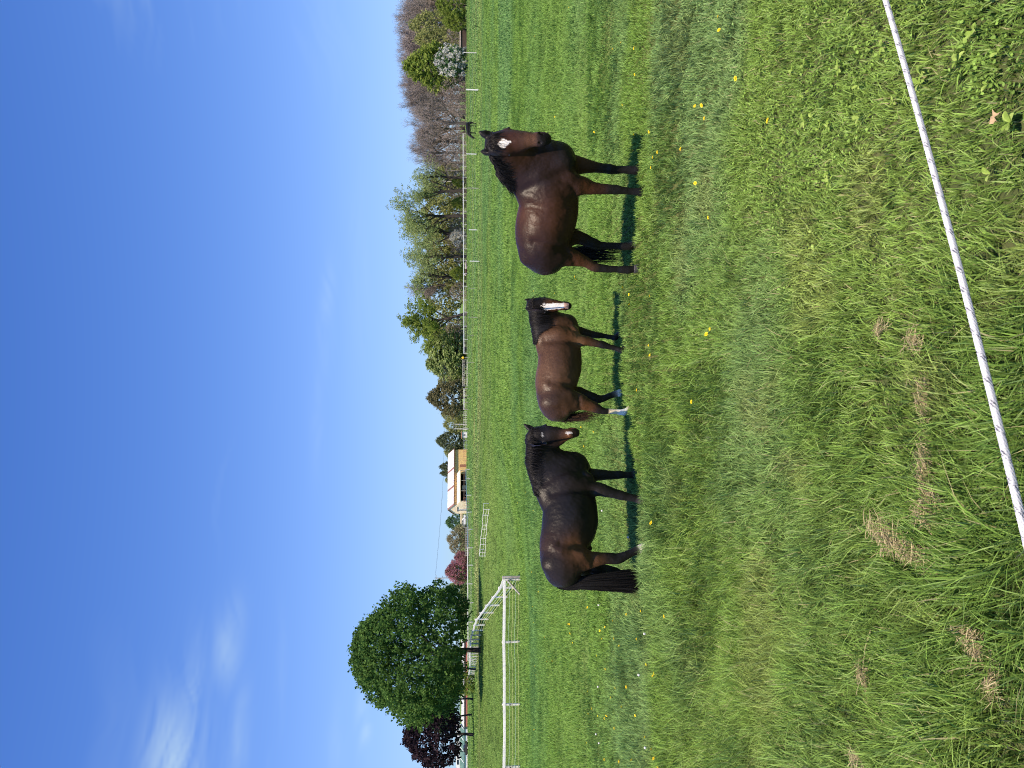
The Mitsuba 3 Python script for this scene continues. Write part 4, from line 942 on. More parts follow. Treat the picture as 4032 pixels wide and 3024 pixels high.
for y, top, D, kind, w, r, lab in ((105, 1618, 262, "olive", 0.75, 10, "hazy olive-green tree in front of the bare wood, far right"), (160, 1640, 258, "olive", 0.7, 200, "olive tree with a pale slanting trunk left of the bright green bush"),
        (268, 1598, 250, "tall_bright", 1.35, 90, "pointed bright yellow-green tree above the white blossom tree"), (20, 1720, 232, "bush_bright", 1.1, 50, "vivid green bush at the right edge of the field"),
        (85, 1745, 236, "bush_bright", 0.85, 170, "low vivid green bush left of the bush at the right edge"), (240, 1714, 205, "white_bloom", 0.95, 20, "white blossoming tree with a round crown at the field edge"),
        (752, 1578, 232, "open0", 1.15, 200, "leaning tall tree with thin spring leaves, rightmost of the tall airy row"), (850, 1512, 236, "open1", 0.95, 20, "tallest tree of the row with airy pale leaves"),
        (1010, 1562, 234, "open1", 1.05, 130, "airy tree with a crooked forked trunk in the middle of the tall row"), (1235, 1560, 226, "open2", 1.05, 70, "broad fresh green tree with a thick dark trunk, leftmost of the tall row"),
        (700, 1605, 240, "open1", 1.0, 300, "airy pale tree at the right end of the tall row, next to the bare wood"), (925, 1530, 244, "open0", 1.25, 60, "airy pale tree filling the gap left of the tallest tree"), (1095, 1572, 242, "open0", 1.2, 160, "airy pale tree just right of the broad fresh green tree"),
        (1372, 1676, 236, "poplar", 2.0, 10, "slender pale green tree with feathery top, right of its twin"), (1432, 1682, 238, "poplar", 2.1, 100, "slender pale green tree with feathery top, left of its twin"),
        (1565, 1688, 232, "russet", 1.15, 40, "dark olive-brown round tree in the middle of the far tree line"), (1735, 1722, 262, "dark", 1.1, 60, "dark green tree right of the tan barn"),
        (1838, 1734, 290, "dark", 0.8, 210, "small dark pine tree behind the barn roof, right one"), (1862, 1737, 292, "dark", 0.7, 330, "small dark pine tree behind the barn roof, left one"),
        (2056, 1757, 275, "deep", 1.0, 10, "bluish green tree left of the tan barn"), (2250, 1757, 190, "pink_bloom", 1.05, 120, "pink blossoming tree beside the utility pole"),
        (2196, 1790, 186, "pink_bloom", 0.9, 250, "small pink blossoming shrub right of the pink tree"), (2318, 1754, 200, "poplar", 1.6, 45, "pale thin-leaved tree behind the pink tree, left of the pole")):
    k_ = plant("tree", kind, y, top, D, lab, "tree", width=w, rot=r)
    if kind in ("white_bloom", "pink_bloom"):                    # leaves between the blossom
        scene[k_ + "__foliage"] = {**KIT["deep" if kind == "white_bloom" else "russet"][1], "to_world": scene[k_ + "__crown"]["to_world"]}
under = [(705, 1700, "olive", 262, 1.1), (770, 1672, "olive", 265, 1.1), (835, 1664, "olive", 262, 1.0), (900, 1690, "olive", 258, 1.1), (960, 1672, "olive", 262, 1.1), (1030, 1662, "olive", 260, 1.0), (1095, 1694, "olive", 256, 1.1), (1165, 1670, "olive", 262, 1.1),
         (1290, 1668, "olive", 258, 1.0), (1335, 1690, "olive", 252, 1.0), (1400, 1732, "dull", 246, 1.2), (1455, 1716, "dull", 252, 1.1), (1505, 1728, "dull", 250, 1.1), (1630, 1742, "olive", 255, 1.1), (1672, 1748, "olive", 260, 1.1), (1780, 1752, "olive", 285, 1.1), (1890, 1756, "olive", 300, 1.0), (1918, 1768, "olive", 300, 1.0),
         (2120, 1762, "beige", 205, 1.1), (2155, 1772, "beige", 200, 1.0), (2085, 1790, "dull", 225, 1.2), (2375, 1795, "beige", 190, 1.1), (2420, 1805, "beige", 195, 1.1)]
for k, (y, top, kind, D, w) in enumerate(under):
    o_ = nth(y, [q[0] for q in under if q[2] == kind])
    lab = {"olive": f"hazy olive-green small tree, {o_} from the right of its kind in the far tree line", "dull": f"dull grey-green thicket tree, {o_} from the right of its kind", "beige": f"pale beige-leaved bushy tree near the far fence, {o_} from the right of its kind"}[kind]
    plant("small_tree", kind, y, top, D, lab, "tree", width=w, rot=(k * 77) % 360, group={"olive": "olive trees of the far tree line", "dull": "grey-green thicket trees", "beige": "beige trees by the far fence"}[kind])
brush = [(345, 1735, 248), (395, 1745, 246), (560, 1740, 246), (620, 1745, 244), (670, 1752, 246), (745, 1762, 246), (870, 1765, 246), (940, 1755, 244), (1000, 1772, 245), (1150, 1770, 242), (1300, 1752, 240), (1350, 1758, 240), (1420, 1768, 240), (450, 1745, 240), (135, 1760, 250), (30, 1700, 315), (90, 1690, 318), (150, 1705, 312), (205, 1690, 316), (300, 1700, 312), (360, 1695, 316), (420, 1700, 310), (480, 1690, 314), (535, 1700, 312), (590, 1695, 300), (650, 1712, 300)]
for k, (y, top, D) in enumerate(brush):
    plant("brush", "brush", y, top, D, f"brown leafless brush, {nth(y, [q[0] for q in brush])} clump from the right under the far trees", "bush", width=1.1, rot=(k * 61) % 360, group="brown brush under the far trees", part="crown")
for y, top, D in ((1078, 1772, 238), (800, 1778, 240), (715, 1780, 242)):
    plant("bush", "bush_bright", y, top, D, f"low green bush behind the white rail fence, {nth(y, [715, 800, 1078])} from the right", "bush", width=0.9, rot=y % 360, group="green bushes behind the rail fence")
plant("bush", "white_bloom", 935, 1772, 240, "low whitish blossoming bush below the tall airy tree", "bush", width=0.9, rot=15)
# ------------------------------------------------------------------ fences, buildings and the things of the farm
def weathered(name, a, b, rough=0.6):
    def fn(p, n, uv, a=a, b=b):
        return mix(a, b, smoothstep(0.35, 0.75, fbm(p.x * 9, p.y * 9, p.z * 3.0, octaves=3)))
    scene[name] = {"type": "twosided", "bsdf": {"type": "principled", "base_color": mikit.proc(fn), "roughness": rough, "specular": 0.3}}
weathered("white_rail", (0.82, 0.82, 0.80), (0.72, 0.72, 0.70), 0.4)
weathered("white_post", (0.66, 0.65, 0.60), (0.48, 0.46, 0.42))
weathered("grey_post", (0.30, 0.28, 0.26), (0.44, 0.42, 0.39))
weathered("grey_wood", (0.20, 0.18, 0.16), (0.33, 0.30, 0.27))
plain("wire_yellow", (0.62, 0.62, 0.28), 0.5)
plain("wire_aqua", (0.45, 0.62, 0.52), 0.5)
plain("black_plastic", (0.015, 0.015, 0.015), 0.5)
plain("galvanised", (0.42, 0.44, 0.45), 0.45, metallic=0.4)
plain("rust_red", (0.38, 0.17, 0.11), 0.7)
def P0(py, D, z=None):
    b = at(HORIZON, py, D); return np.array([b[0], b[1], float(gz(b[0], b[1])) if z is None else z])

def rail_fence(label, bases, height, post_w, rail_h, wires, post_mat="white_post", rail_mat="white_rail", wire_mats=("wire_yellow",), insul=False, rail_drop=0.02, name="rail_fence", wr=0.007):
    key = thing(name, label, "fence")
    bases = [np.asarray(b, float) for b in bases]
    d = nrm(bases[-1] - bases[0]) * [1, 1, 0]; d = nrm(d); sd = np.cross([0, 0, 1.0], d)
    if sd[1] > 0: sd = -sd                     # towards the viewer
    ax = np.array([d, sd, [0, 0, 1.0]])
    g = np.random.default_rng(len(bases))
    for b in bases:
        hh = height * g.uniform(0.97, 1.05); tilt = g.normal(0, 0.012, 2)
        a2 = np.array([d, sd, nrm([tilt[0], tilt[1], 1.0])])
        add("post", MB().box(b + [0, 0, hh / 2 - 0.05], (post_w, post_w, hh + 0.1), a2, 0.012).mesh(), post_mat, key)
        if insul:
            add("insulator", MB().box(b + sd * (post_w / 2 + 0.015) + [0, 0, hh * 0.55], (0.05, 0.03, 0.06), ax, 0.01).mesh(), "black_plastic", key)
    top = np.array(bases) + sd * (post_w / 2 + 0.012) + [0, 0, height - rail_drop - rail_h / 2]
    if rail_h:
        n = len(top); P = np.vstack([spline(np.hstack([top[i:i + 2]]), 4)[:-1] - np.array([0, 0, 1]) * (0.018 * np.sin(np.linspace(0, np.pi, 5)[:-1]))[:, None] for i in range(n - 1)] + [top[-1:]])
        o = [(-0.011, -rail_h / 2), (0.011, -rail_h / 2), (0.016, 0), (0.011, rail_h / 2), (-0.011, rail_h / 2)]
        v = np.stack([P + sd * a + np.array([0, 0, 1]) * b for a, b in o], 1).reshape(-1, 3)
        k = len(P); i, j = np.meshgrid(np.arange(k - 1), np.arange(5), indexing="ij")
        p, q = (i * 5 + j).ravel(), (i * 5 + (j + 1) % 5).ravel()
        f = np.vstack([np.stack([p, q, q + 5], 1), np.stack([p, q + 5, p + 5], 1), [[0, 2, 1], [0, 3, 2], [0, 4, 3]], np.array([[0, 1, 2], [0, 2, 3], [0, 3, 4]]) + 5 * (k - 1)])
        add("rail", (v, f), rail_mat, key)
    for w, hgt in enumerate(wires):
        pts = np.array(bases) + sd * (post_w / 2 + 0.01) + [0, 0, hgt]
        Q = np.vstack([spline(pts[i:i + 2], 4)[:-1] - np.array([0, 0, 1]) * (0.02 * np.sin(np.linspace(0, np.pi, 5)[:-1]))[:, None] for i in range(len(pts) - 1)] + [pts[-1:]])
        add("wire", MB().tube(Q, wr, 5).mesh(), wire_mats[w % len(wire_mats)], key)
    return key

WM = ("wire_yellow", "wire_aqua", "wire_yellow", "wire_aqua")
cz = ground(2048, 2285)
front = [P0(2285, 42.0)] + [P0(2285 + 247 * k, 42.0 - 0.1 * k) for k in range(1, 6)]
kf = rail_fence("white rail fence with four wires running left from its corner post across the lawn", front, 0.98, 0.105, 0.15, (0.12, 0.29, 0.45, 0.62), wire_mats=WM, insul=True)
c0 = front[0]
for dx, dy in ((0.13, 0.05), (0.05, 0.16)):
    b = c0 + [dx, dy, 0]; add("post", MB().box(b + [0, 0, 0.47], (0.10, 0.10, 1.04), None, 0.012).mesh(), "grey_post", kf)
br0, br1 = c0 + [-0.02, -0.09, 0.72], P0(2346, 41.4); br1[2] += 0.03
add("brace", MB().tube([br0, br1], 0.05, 8).mesh(), "grey_post", kf)
dirn = nrm([-41.3, 91, 0])
back = []
for k in range(0, 30):
    p = c0 + [0.1, 0.15, 0] + dirn * 3.4 * k; p[2] = float(gz(p[0], p[1])); back.append(p)
rail_fence("white rail fence receding from the corner post to the big maple trunk and beyond", back, 0.98, 0.105, 0.15, (0.14, 0.30, 0.46, 0.62), wire_mats=WM)

def interp_posts(ys_, kn):
    yy, DD = zip(*kn); return [P0(y, float(np.interp(y, yy, DD))) for y in ys_]
rail_fence("long white rail fence in front of the tan barn", interp_posts([1848, 1885, 1950, 2017, 2085, 2157, 2226, 2299, 2374, 2450, 2526, 2600], [(1848, 162), (1885, 158), (2017, 136), (2157, 127), (2450, 124), (2600, 123)]), 1.0, 0.13, 0.14, (0.3, 0.5, 0.7), wire_mats=("white_post",), wr=0.010)
rail_fence("long white rail fence before the tall trees on the right half", interp_posts([526, 570, 612, 656, 699, 743, 790, 834, 883, 929, 979, 1026, 1076, 1127, 1181, 1229, 1284, 1336, 1391], [(526, 240), (900, 225), (1391, 203)]), 1.28, 0.14, 0.26, (0.25, 0.5, 0.75), wire_mats=("grey_post",), wr=0.012)
rail_fence("grey wooden rail fence behind the long white one", [P0(y, 258) for y in range(600, 1560, 53)], 1.15, 0.16, 0.10, (0.35, 0.7), "grey_post", "grey_wood", ("grey_post",), name="board_fence", wr=0.05)
rail_fence("short white and grey rail fence below the dark olive-brown tree", [P0(y, 196) for y in (1530, 1558, 1586, 1613)], 1.25, 0.14, 0.20, (0.4, 0.8), "grey_post", "white_rail", ("grey_post",), wr=0.012)
rail_fence("row of short white posts with a thin rail right of the tan barn", [P0(y, 226) for y in (1622, 1630, 1637, 1644, 1651, 1658, 1665, 1674, 1682, 1692, 1702)], 1.1, 0.13, 0.05, (0.5,), "white_post", "white_post", ("white_post",), name="post_fence", wr=0.012)
rail_fence("grey pipe fence at the right corner of the tan barn", [P0(y, 205) for y in (1700, 1717, 1735, 1752, 1768)], 1.25, 0.09, 0.06, (0.45, 0.85), "galvanised", "galvanised", ("galvanised",), name="pipe_fence", wr=0.025)
rail_fence("rust-red pipe panel standing against the right end of the tan barn", [P0(y, 204) for y in (1770, 1778, 1797, 1815)], 1.2, 0.08, 0.06, (0.3, 0.6, 0.9), "rust_red", "rust_red", ("rust_red",), name="pipe_fence", wr=0.022)
rail_fence("rust-red and grey pipe panel before the left end of the tan barn", [P0(y, 170) for y in (1960, 1975, 1990, 2003)], 1.3, 0.07, 0.05, (0.3, 0.6, 0.9), "rust_red", "rust_red", ("galvanised",), name="pipe_fence", wr=0.018)
rail_fence("grey plank fence under the beige trees", [P0(y, 175) for y in range(2078, 2190, 9)], 1.0, 0.30, 0.08, (0.3,), "grey_wood", "grey_wood", ("grey_wood",), name="plank_fence", wr=0.02)

# the wire fence across the right half: posts of many kinds
kw = thing("wire_fence", "thin wire fence on white and grey posts crossing the field behind the horses", "fence")
spots = [(208, 1876, 52, 0.13, "white_post"), (354, 1885, 50, 0.16, "white_rail"), (607, 1876, 40, 0.12, "white_rail"), (741, 1884, 45, 0.08, "grey_post"), (905, 1880, 34, 0.11, "white_rail"), (1029, 1888, 38, 0.09, "white_rail"), (1137, 1872, 28, 0.05, "grey_post"),
         (1249, 1880, 38, 0.06, "grey_post"), (1322, 1867, 27, 0.05, "grey_post"), (1428, 1868, 27, 0.06, "grey_post"), (1470, 1856, 27, 0.05, "grey_post"), (1568, 1858, 16, 0.04, "grey_post")]
line = []
for i, (y, v, hp, w, m) in enumerate(spots):
    b = ground(v, y); hh = hp / F * b[1]
    add("post", MB().tube([b - [0, 0, 0.1], b + [0.01 * (i % 3), 0, hh]], [w / 2 * 1.05, w / 2], 8).mesh(), m, kw)
    line.append(b)
for hgt in (0.35, 0.65, 0.95):
    add("wire", MB().tube(np.array(line[:10]) + [0, 0, hgt], 0.004, 4).mesh(), "galvanised", kw)

# gate
gk = thing("metal_gate", "long grey tube gate in the far fence left of the yellow bag", "gate")
g0, g1 = P0(1417, 197), P0(1520, 197); gd = g1 - g0
for hgt in (0.15, 0.5, 0.85, 1.2, 1.5):
    add("bar", MB().tube([g0 + [0, 0, hgt], g1 + [0, 0, hgt]], 0.045 if hgt in (0.15, 1.5) else 0.028, 6).mesh(), "galvanised", gk)
for t in (0, 0.25, 0.5, 0.75, 1):
    add("upright", MB().tube([g0 + gd * t + [0, 0, 0.1 if t not in (0, 1) else 0], g0 + gd * t + [0, 0, 1.5]], 0.045 if t in (0, 1) else 0.03, 6).mesh(), "galvanised", gk)
plain("bag_yellow", (0.85, 0.55, 0.03), 0.5)
b = P0(1408, 196); s_ = trimesh.creation.icosphere(3, 1.0); v_ = np.array(s_.vertices); v_ = v_ * (0.75 + 0.5 * meshkit.fbm(v_ * 1.7 + 3, 3, 3))[:, None] * [0.30, 0.16, 0.34]
add("yellow_bag", (v_ + b + [0, -0.12, 1.35], np.array(s_.faces)), "bag_yellow", label="bright yellow bag hanging on a post at the end of the tube gate", cat="bag")
add("gate_post", MB().box(b + [0, 0, 0.8], (0.16, 0.16, 1.7), None, 0.02).mesh(), "grey_post", label="grey wooden gate post that carries the yellow bag", cat="post")

# white pipe frame in the field
pk = thing("hurdle", "low white pipe hurdle standing in the field in front of the barn", "hurdle")
pts = [(2006, 1929, 25), (2028, 1925, 23), (2067, 1920, 20), (2083, 1919, 21), (2121, 1916, 23), (2143, 1915, 24), (2175, 1913, 23), (2189, 1913, 25)]
fb = [ground(v, y) for y, v, hp in pts]; ft = [q + [0, 0, hp / F * q[1]] for q, (y, v, hp) in zip(fb, pts)]
for a, c in zip(fb, ft): add("upright", MB().tube([a - [0, 0, 0.05], c], 0.022, 6).mesh(), "white_rail", pk)
add("top_pipe", MB().tube(ft, 0.020, 6).mesh(), "white_rail", pk)
add("bottom_pipe", MB().tube([a + [0, 0, 0.06] for a in fb], 0.018, 6).mesh(), "white_rail", pk)
mid = np.array([(a + c) / 2 for a, c in zip(fb, ft)]); mid[:, 2] += 0.04 * np.sin(np.arange(8) * 2.2)
add("cord", MB().tube(mid, 0.012, 5).mesh(), "white_post", pk)
bk = [q + [0.3, 0.9, 0] for q in (ft[0], ft[-1])]; gb = [q + [0.3, 0.9, 0] for q in (fb[0], fb[-1])]
for a, c, t0, b0 in zip(gb, bk, (ft[0], ft[-1]), (fb[0], fb[-1])):
    add("upright", MB().tube([a, c], 0.022, 6).mesh(), "white_rail", pk); add("end_pipe", MB().tube([t0, c], 0.018, 6).mesh(), "white_rail", pk); add("end_pipe", MB().tube([b0, a], 0.018, 6).mesh(), "white_rail", pk)

# ---------------------------------------------------------------- barn
def siding(name, base, line=0.35, pitch=0.9):
    def fn(p, n, uv, base=base):
        u = p.x * 0.88 + p.y * 0.47; r = dr.abs(u / pitch - dr.floor(u / pitch) - 0.5)
        return mi.Color3f(base) * (0.90 + 0.14 * fbm(p.x * 1.3, p.y * 1.3, p.z * 1.6)) * (1 - 0.10 * smoothstep(0.42, 0.49, r))
    scene[name] = {"type": "twosided", "bsdf": {"type": "principled", "base_color": mikit.proc(fn), "roughness": 0.6, "specular": 0.3}}
siding("tan_siding", (0.88, 0.60, 0.26))
siding("cream_siding", (0.86, 0.73, 0.50))
siding("red_siding", (0.42, 0.145, 0.105))
siding("white_siding", (0.78, 0.78, 0.76))
siding("brown_siding", (0.085, 0.060, 0.052))
plain("brown_roof", (0.23, 0.125, 0.10), 0.6)
plain("roof_panel", (0.66, 0.70, 0.74), 0.35)
plain("trim_brown", (0.16, 0.115, 0.095), 0.6)
plain("dark_inside", (0.02, 0.019, 0.018), 0.9)
plain("green_metal", (0.075, 0.155, 0.125), 0.45)
plain("pale_roof", (0.42, 0.45, 0.43), 0.6)
plain("glass_dark", (0.02, 0.025, 0.03), 0.1)
plain("rubber", (0.02, 0.02, 0.02), 0.8)

th = math.radians(28); A0 = P0(1987, 250.0, 0.0); ex = np.array([math.cos(th), math.sin(th), 0]); ey = np.array([-math.sin(th), math.cos(th), 0]); ez = np.array([0, 0, 1.0])
AX = np.array([ex, ey, ez]); L, W, E, R = 19.3, 9.0, 4.1, 6.1
def bp(u, v, z): return A0 + ex * u + ey * v + ez * z
def bbox(mb, u0, u1, v0, v1, z0, z1, bev=0.0): return mb.box(bp((u0 + u1) / 2, (v0 + v1) / 2, (z0 + z1) / 2), (u1 - u0, v1 - v0, z1 - z0), AX, bev)
bk_ = thing("barn", "tan metal barn with pale roof panels and an open lean-to front", "barn")
LO = 10.6                       # length of the open lean-to
add("wall", bbox(bbox(bbox(MB(), 0, LO, 0, 0.15, 2.5, E), LO, L, 0, 0.15, 0, E), 0, 0.6, 0, 0.15, 0, 2.5).mesh(), "tan_siding", bk_, smooth=False)
add("wall", bbox(MB(), 0, L, W - 0.15, W, 0, E).mesh(), "tan_siding", bk_, smooth=False)
for u0 in (0.0, L - 0.15):
    pv = np.array([bp(u0 + du, v, z) for du in (0, 0.15) for v, z in ((0.153, 0), (W - 0.153, 0), (W - 0.153, E), (W / 2, R - 0.06), (0.153, E))])
    pf = [[0, 1, 2], [0, 2, 3], [0, 3, 4], [5, 7, 6], [5, 8, 7], [5, 9, 8]] + [x for k in range(5) for x in ([k, (k + 1) % 5, (k + 1) % 5 + 5], [k, (k + 1) % 5 + 5, k + 5])]
    add("gable_wall", (pv, np.array(pf)), "cream_siding" if u0 == 0 else "tan_siding", bk_, smooth=False)
def slope(mb, u0, u1, v0, z0, v1, z1, thick=0.08, lift=0.0):
    nn = nrm(np.cross(ex, bp(0, v1, z1) - bp(0, v0, z0))); nn = nn if nn[2] > 0 else -nn
    q = [bp(u, v, z) + nn * (lift + t) for t in (0, thick) for u, v, z in ((u0, v0, z0), (u1, v0, z0), (u1, v1, z1), (u0, v1, z1))]
    return mb.raw(q, [[0, 2, 1], [0, 3, 2], [4, 5, 6], [4, 6, 7], [0, 1, 5], [0, 5, 4], [1, 2, 6], [1, 6, 5], [2, 3, 7], [2, 7, 6], [3, 0, 4], [3, 4, 7]])
rf = add("roof", slope(slope(MB(), -0.35, L + 0.35, -0.4, E - 0.12, W / 2, R), -0.35, L + 0.35, W + 0.4, E - 0.12, W / 2, R - 0.003).mesh(), "brown_roof", bk_, smooth=False)
for u0, u1 in ((0.3, 5.9), (6.7, 12.3), (13.1, L + 0.1)):
    add("roof_panel", slope(MB(), u0, u1, -0.25, E - 0.05, W / 2 - 0.15, R - 0.07, 0.05, 0.09).mesh(), "roof_panel", bk_, smooth=False)
    mb = MB()
    for k in range(1, 12): slope(mb, u0 + (u1 - u0) * k / 12 - 0.05, u0 + (u1 - u0) * k / 12 + 0.05, -0.25, E - 0.05, W / 2 - 0.15, R - 0.07, 0.05, 0.14)
    add("roof_ribs", mb.mesh(), "roof_panel", bk_, smooth=False)
add("fascia", bbox(MB(), -0.35, L + 0.35, -0.46, -0.41, E - 0.26, E - 0.10).mesh(), "trim_brown", bk_, smooth=False)
add("lean_to_roof", slope(MB(), -0.1, LO + 0.1, -3.2, 2.05, -0.003, 3.05, 0.10).mesh(), "cream_siding", bk_, smooth=False)
add("lean_to_fascia", bbox(MB(), -0.1, LO + 0.1, -3.28, -3.21, 1.85, 2.12).mesh(), "cream_siding", bk_, smooth=False)
pv = np.array([bp(u, v, z) for u in (-0.12, 0.0) for v, z in ((-3.2, 0), (-0.01, 0), (-0.01, 2.98), (-3.2, 2.0))])
add("lean_to_wall", (pv, np.array([[0, 1, 2], [0, 2, 3], [4, 6, 5], [4, 7, 6]] + [x for k in range(4) for x in ([k, (k + 1) % 4, (k + 1) % 4 + 4], [k, (k + 1) % 4 + 4, k + 4])])), "cream_siding", bk_, smooth=False)
for u in (0.05, 3.5, 7.0, LO - 0.1): add("lean_to_post", bbox(MB(), u, u + 0.16, -3.15, -2.99, 0, 2.04).mesh(), "grey_post", bk_, smooth=False)
add("inner_wall", bbox(MB(), 0.6, LO, 2.6, 2.7, 0, 2.49).mesh(), "dark_inside", bk_, smooth=False)
add("inner_ceiling", bbox(MB(), 0.6, LO, 0.16, 2.6, 2.3, 2.4).mesh(), "dark_inside", bk_, smooth=False)
add("rail", bbox(bbox(MB(), 0.3, LO, -3.1, -3.05, 0.55, 0.65), 0.3, LO, -3.1, -3.05, 0.95, 1.05).mesh(), "trim_brown", bk_, smooth=False)
dk = add("door", bbox(MB(), -0.08, -0.003, 4.2, 6.0, 0, 2.9).mesh(), "white_siding", bk_, smooth=False)
add("opening", bbox(MB(), -0.12, -0.083, 4.8, 5.6, 0, 2.8).mesh(), "dark_inside", dk, smooth=False)
add("door_track", bbox(MB(), -0.2, -0.005, 2.4, 6.6, 2.92, 3.06).mesh(), "trim_brown", bk_, smooth=False)
add("side_door", bbox(MB(), 13.0, 14.0, -0.06, -0.003, 0, 2.1).mesh(), "rust_red", bk_, smooth=False)
plain("tarp", (0.55, 0.53, 0.50), 0.8)
s_ = trimesh.creation.icosphere(3, 1.0); v_ = np.array(s_.vertices); v_ = v_ * (0.7 + 0.6 * meshkit.fbm(v_ * 2 + 1, 3, 8))[:, None] * [0.8, 0.5, 0.75]
add("tarp_bundle", (v_ + bp(5.1, -1.9, 0.75), np.array(s_.faces)), "tarp", label="pale grey wrapped bundle standing under the barn's lean-to", cat="bundle")
ak = thing("annex", "low cream shed joined to the left end of the tan barn", "shed")
q0 = P0(2024, 262, 0.0); q1 = P0(2071, 259, 0.0); dq = nrm(q1 - q0); ww = np.linalg.norm(q1 - q0); c_ = (q0 + q1) / 2; nq = np.cross(ez, dq)
if nq[1] < 0: nq = -nq
AQ = np.array([dq, nq, ez])
add("wall", MB().box(c_ + nq * 3 + ez * 0.55, (ww, 0.2, 1.1), AQ).mesh(), "dark_inside", ak, smooth=False)
add("roof", MB().box(c_ + nq * 1.5 + ez * 1.62, (ww + 0.3, 4.4, 0.85), AQ, 0.05).mesh(), "cream_siding", ak, smooth=False)
for t in (-0.48, -0.15, 0.18, 0.48): add("post", MB().box(c_ + dq * ww * t + ez * 0.6, (0.14, 0.14, 1.2), AQ).mesh(), "white_post", ak, smooth=False)

def long_shed(label, y0, y1, D, wall_h, roof_z, depth, wall, roof, upper=None, battens=0, name="shed"):
    k = thing(name, label, "building")
    a, b = P0(y0, D, 0.0), P0(y1, D, 0.0); w = np.linalg.norm(a - b); c = (a + b) / 2
    add("wall", MB().box(c + [0, 0.1, wall_h / 2], (w, 0.2, wall_h)).mesh(), wall, k, smooth=False)
    sl = np.array([[-w / 2 - 0.2, -0.25, wall_h - 0.06], [w / 2 + 0.2, -0.25, wall_h - 0.06], [w / 2 + 0.2, depth, roof_z], [-w / 2 - 0.2, depth, roof_z]])
    q = np.vstack([sl, sl + [0, 0, 0.1]]) + c
    rf_ = add("roof", (q, np.array([[0, 2, 1], [0, 3, 2], [4, 5, 6], [4, 6, 7], [0, 1, 5], [0, 5, 4], [1, 2, 6], [1, 6, 5], [2, 3, 7], [2, 7, 6], [3, 0, 4], [3, 4, 7]])), roof, k, smooth=False)
    for x in (-w / 2 + 0.12, w / 2 - 0.12):
        p = np.array([[x + s, y, z] for s in (-0.1, 0.1) for y, z in ((0.203, 0), (depth, 0), (depth, roof_z - 0.06), (0.203, wall_h + 0.02))]) + c
        add("end_wall", (p, np.array([[0, 1, 2], [0, 2, 3], [4, 6, 5], [4, 7, 6]] + [x_ for m in range(4) for x_ in ([m, (m + 1) % 4, (m + 1) % 4 + 4], [m, (m + 1) % 4 + 4, m + 4])])), wall, k, smooth=False)
    if upper:
        add("upper_wall", MB().box(c + [0, depth + 0.15, (roof_z + upper) / 2], (w, 0.2, upper - roof_z + 0.3)).mesh(), wall, k, smooth=False)
        for t in np.linspace(-0.45, 0.45, 7): add("window", MB().box(c + [w * t, depth + 0.03, (roof_z + upper) / 2 + 0.1], (w * 0.06, 0.05, (upper - roof_z) * 0.5)).mesh(), "glass_dark", k, smooth=False)
    ang = math.atan2(roof_z - wall_h, depth)
    for t in np.linspace(-0.5, 0.5, battens) if battens else ():
        m = MB().box([0, 0, 0], (0.16, depth * 1.02, 0.08)); v = np.vstack(m.v); ca, sa = math.cos(ang), math.sin(ang)
        v = v @ np.array([[1, 0, 0], [0, ca, sa], [0, -sa, ca]]) + c + [w * t, depth / 2, (wall_h + roof_z) / 2 + 0.12]
        add("batten", (v, np.vstack(m.f)), "white_rail", k, smooth=False)
    return k
long_shed("long low red building with a pale roof seen under the maple branches", 2530, 2862, 214, 1.0, 1.65, 3.0, "red_siding", "pale_roof")
long_shed("long white building with a dark green metal roof at the left edge", 2872, 3180, 214, 0.95, 2.1, 3.5, "white_siding", "green_metal", 3.1, 8, name="arena")
long_shed("low dark brown shed beside the white blossom tree", 112, 208, 240, 1.9, 2.1, 2.5, "brown_siding", "grey_wood")
wk = thing("small_shed", "small white shed with a dark window and a red-edged roof right of the barn", "shed")
c_ = P0(1712, 224, 0.0); add("wall", MB().box(c_ + [0, 0, 0.75], (1.5, 1.5, 1.5)).mesh(), "white_siding", wk, smooth=False)
add("window", MB().box(c_ + [0, -0.76, 0.85], (0.42, 0.04, 0.6)).mesh(), "glass_dark", wk, smooth=False)
add("roof", MB().box(c_ + [0, 0, 1.6], (2.3, 2.0, 0.2), None, 0.05).mesh(), "rust_red", wk, smooth=False)
# silo, cut by the right edge of the frame
def silo_col(p, n, uv): return mi.Color3f(0.36, 0.31, 0.27) * (0.75 + 0.4 * fbm(p.x * 2, p.y * 2, p.z * 1.4))
scene["silo_mat"] = {"type": "twosided", "bsdf": {"type": "principled", "base_color": mikit.proc(silo_col), "roughness": 0.85}}
sk_ = thing("silo", "grey stave silo with dark hoops showing above the green bushes at the right edge", "silo")
cx, cy = 1484 / F * 300 + 3.6, 300.0; ths = np.linspace(0, 2 * np.pi, 25)[:-1]
for j, t in enumerate(ths):
    t2 = t + 2 * np.pi / 24; m = t + np.pi / 24
    add("stave", MB().box([cx + 3.5 * math.cos(m), cy + 3.5 * math.sin(m), 9.4], (0.16, 0.88, 18.8), np.array([[math.cos(m), math.sin(m), 0], [-math.sin(m), math.cos(m), 0], [0, 0, 1]]), 0.03).mesh(), "silo_mat", sk_, smooth=False)
for z in np.arange(1.2, 18.6, 1.5):
    r = np.array([[cx + 3.62 * math.cos(t), cy + 3.62 * math.sin(t), z] for t in np.linspace(0, 2 * np.pi, 49)])
    add("hoop", MB().tube(r, 0.09, 5).mesh(), "trim_brown", sk_)
dm = trimesh.creation.icosphere(3, 1.0); v_ = np.array(dm.vertices); v_[:, 2] = np.maximum(v_[:, 2], 0)
add("roof", (v_ * [3.75, 3.75, 1.6] + [cx, cy, 18.7], np.array(dm.faces)), "pale_roof", sk_)

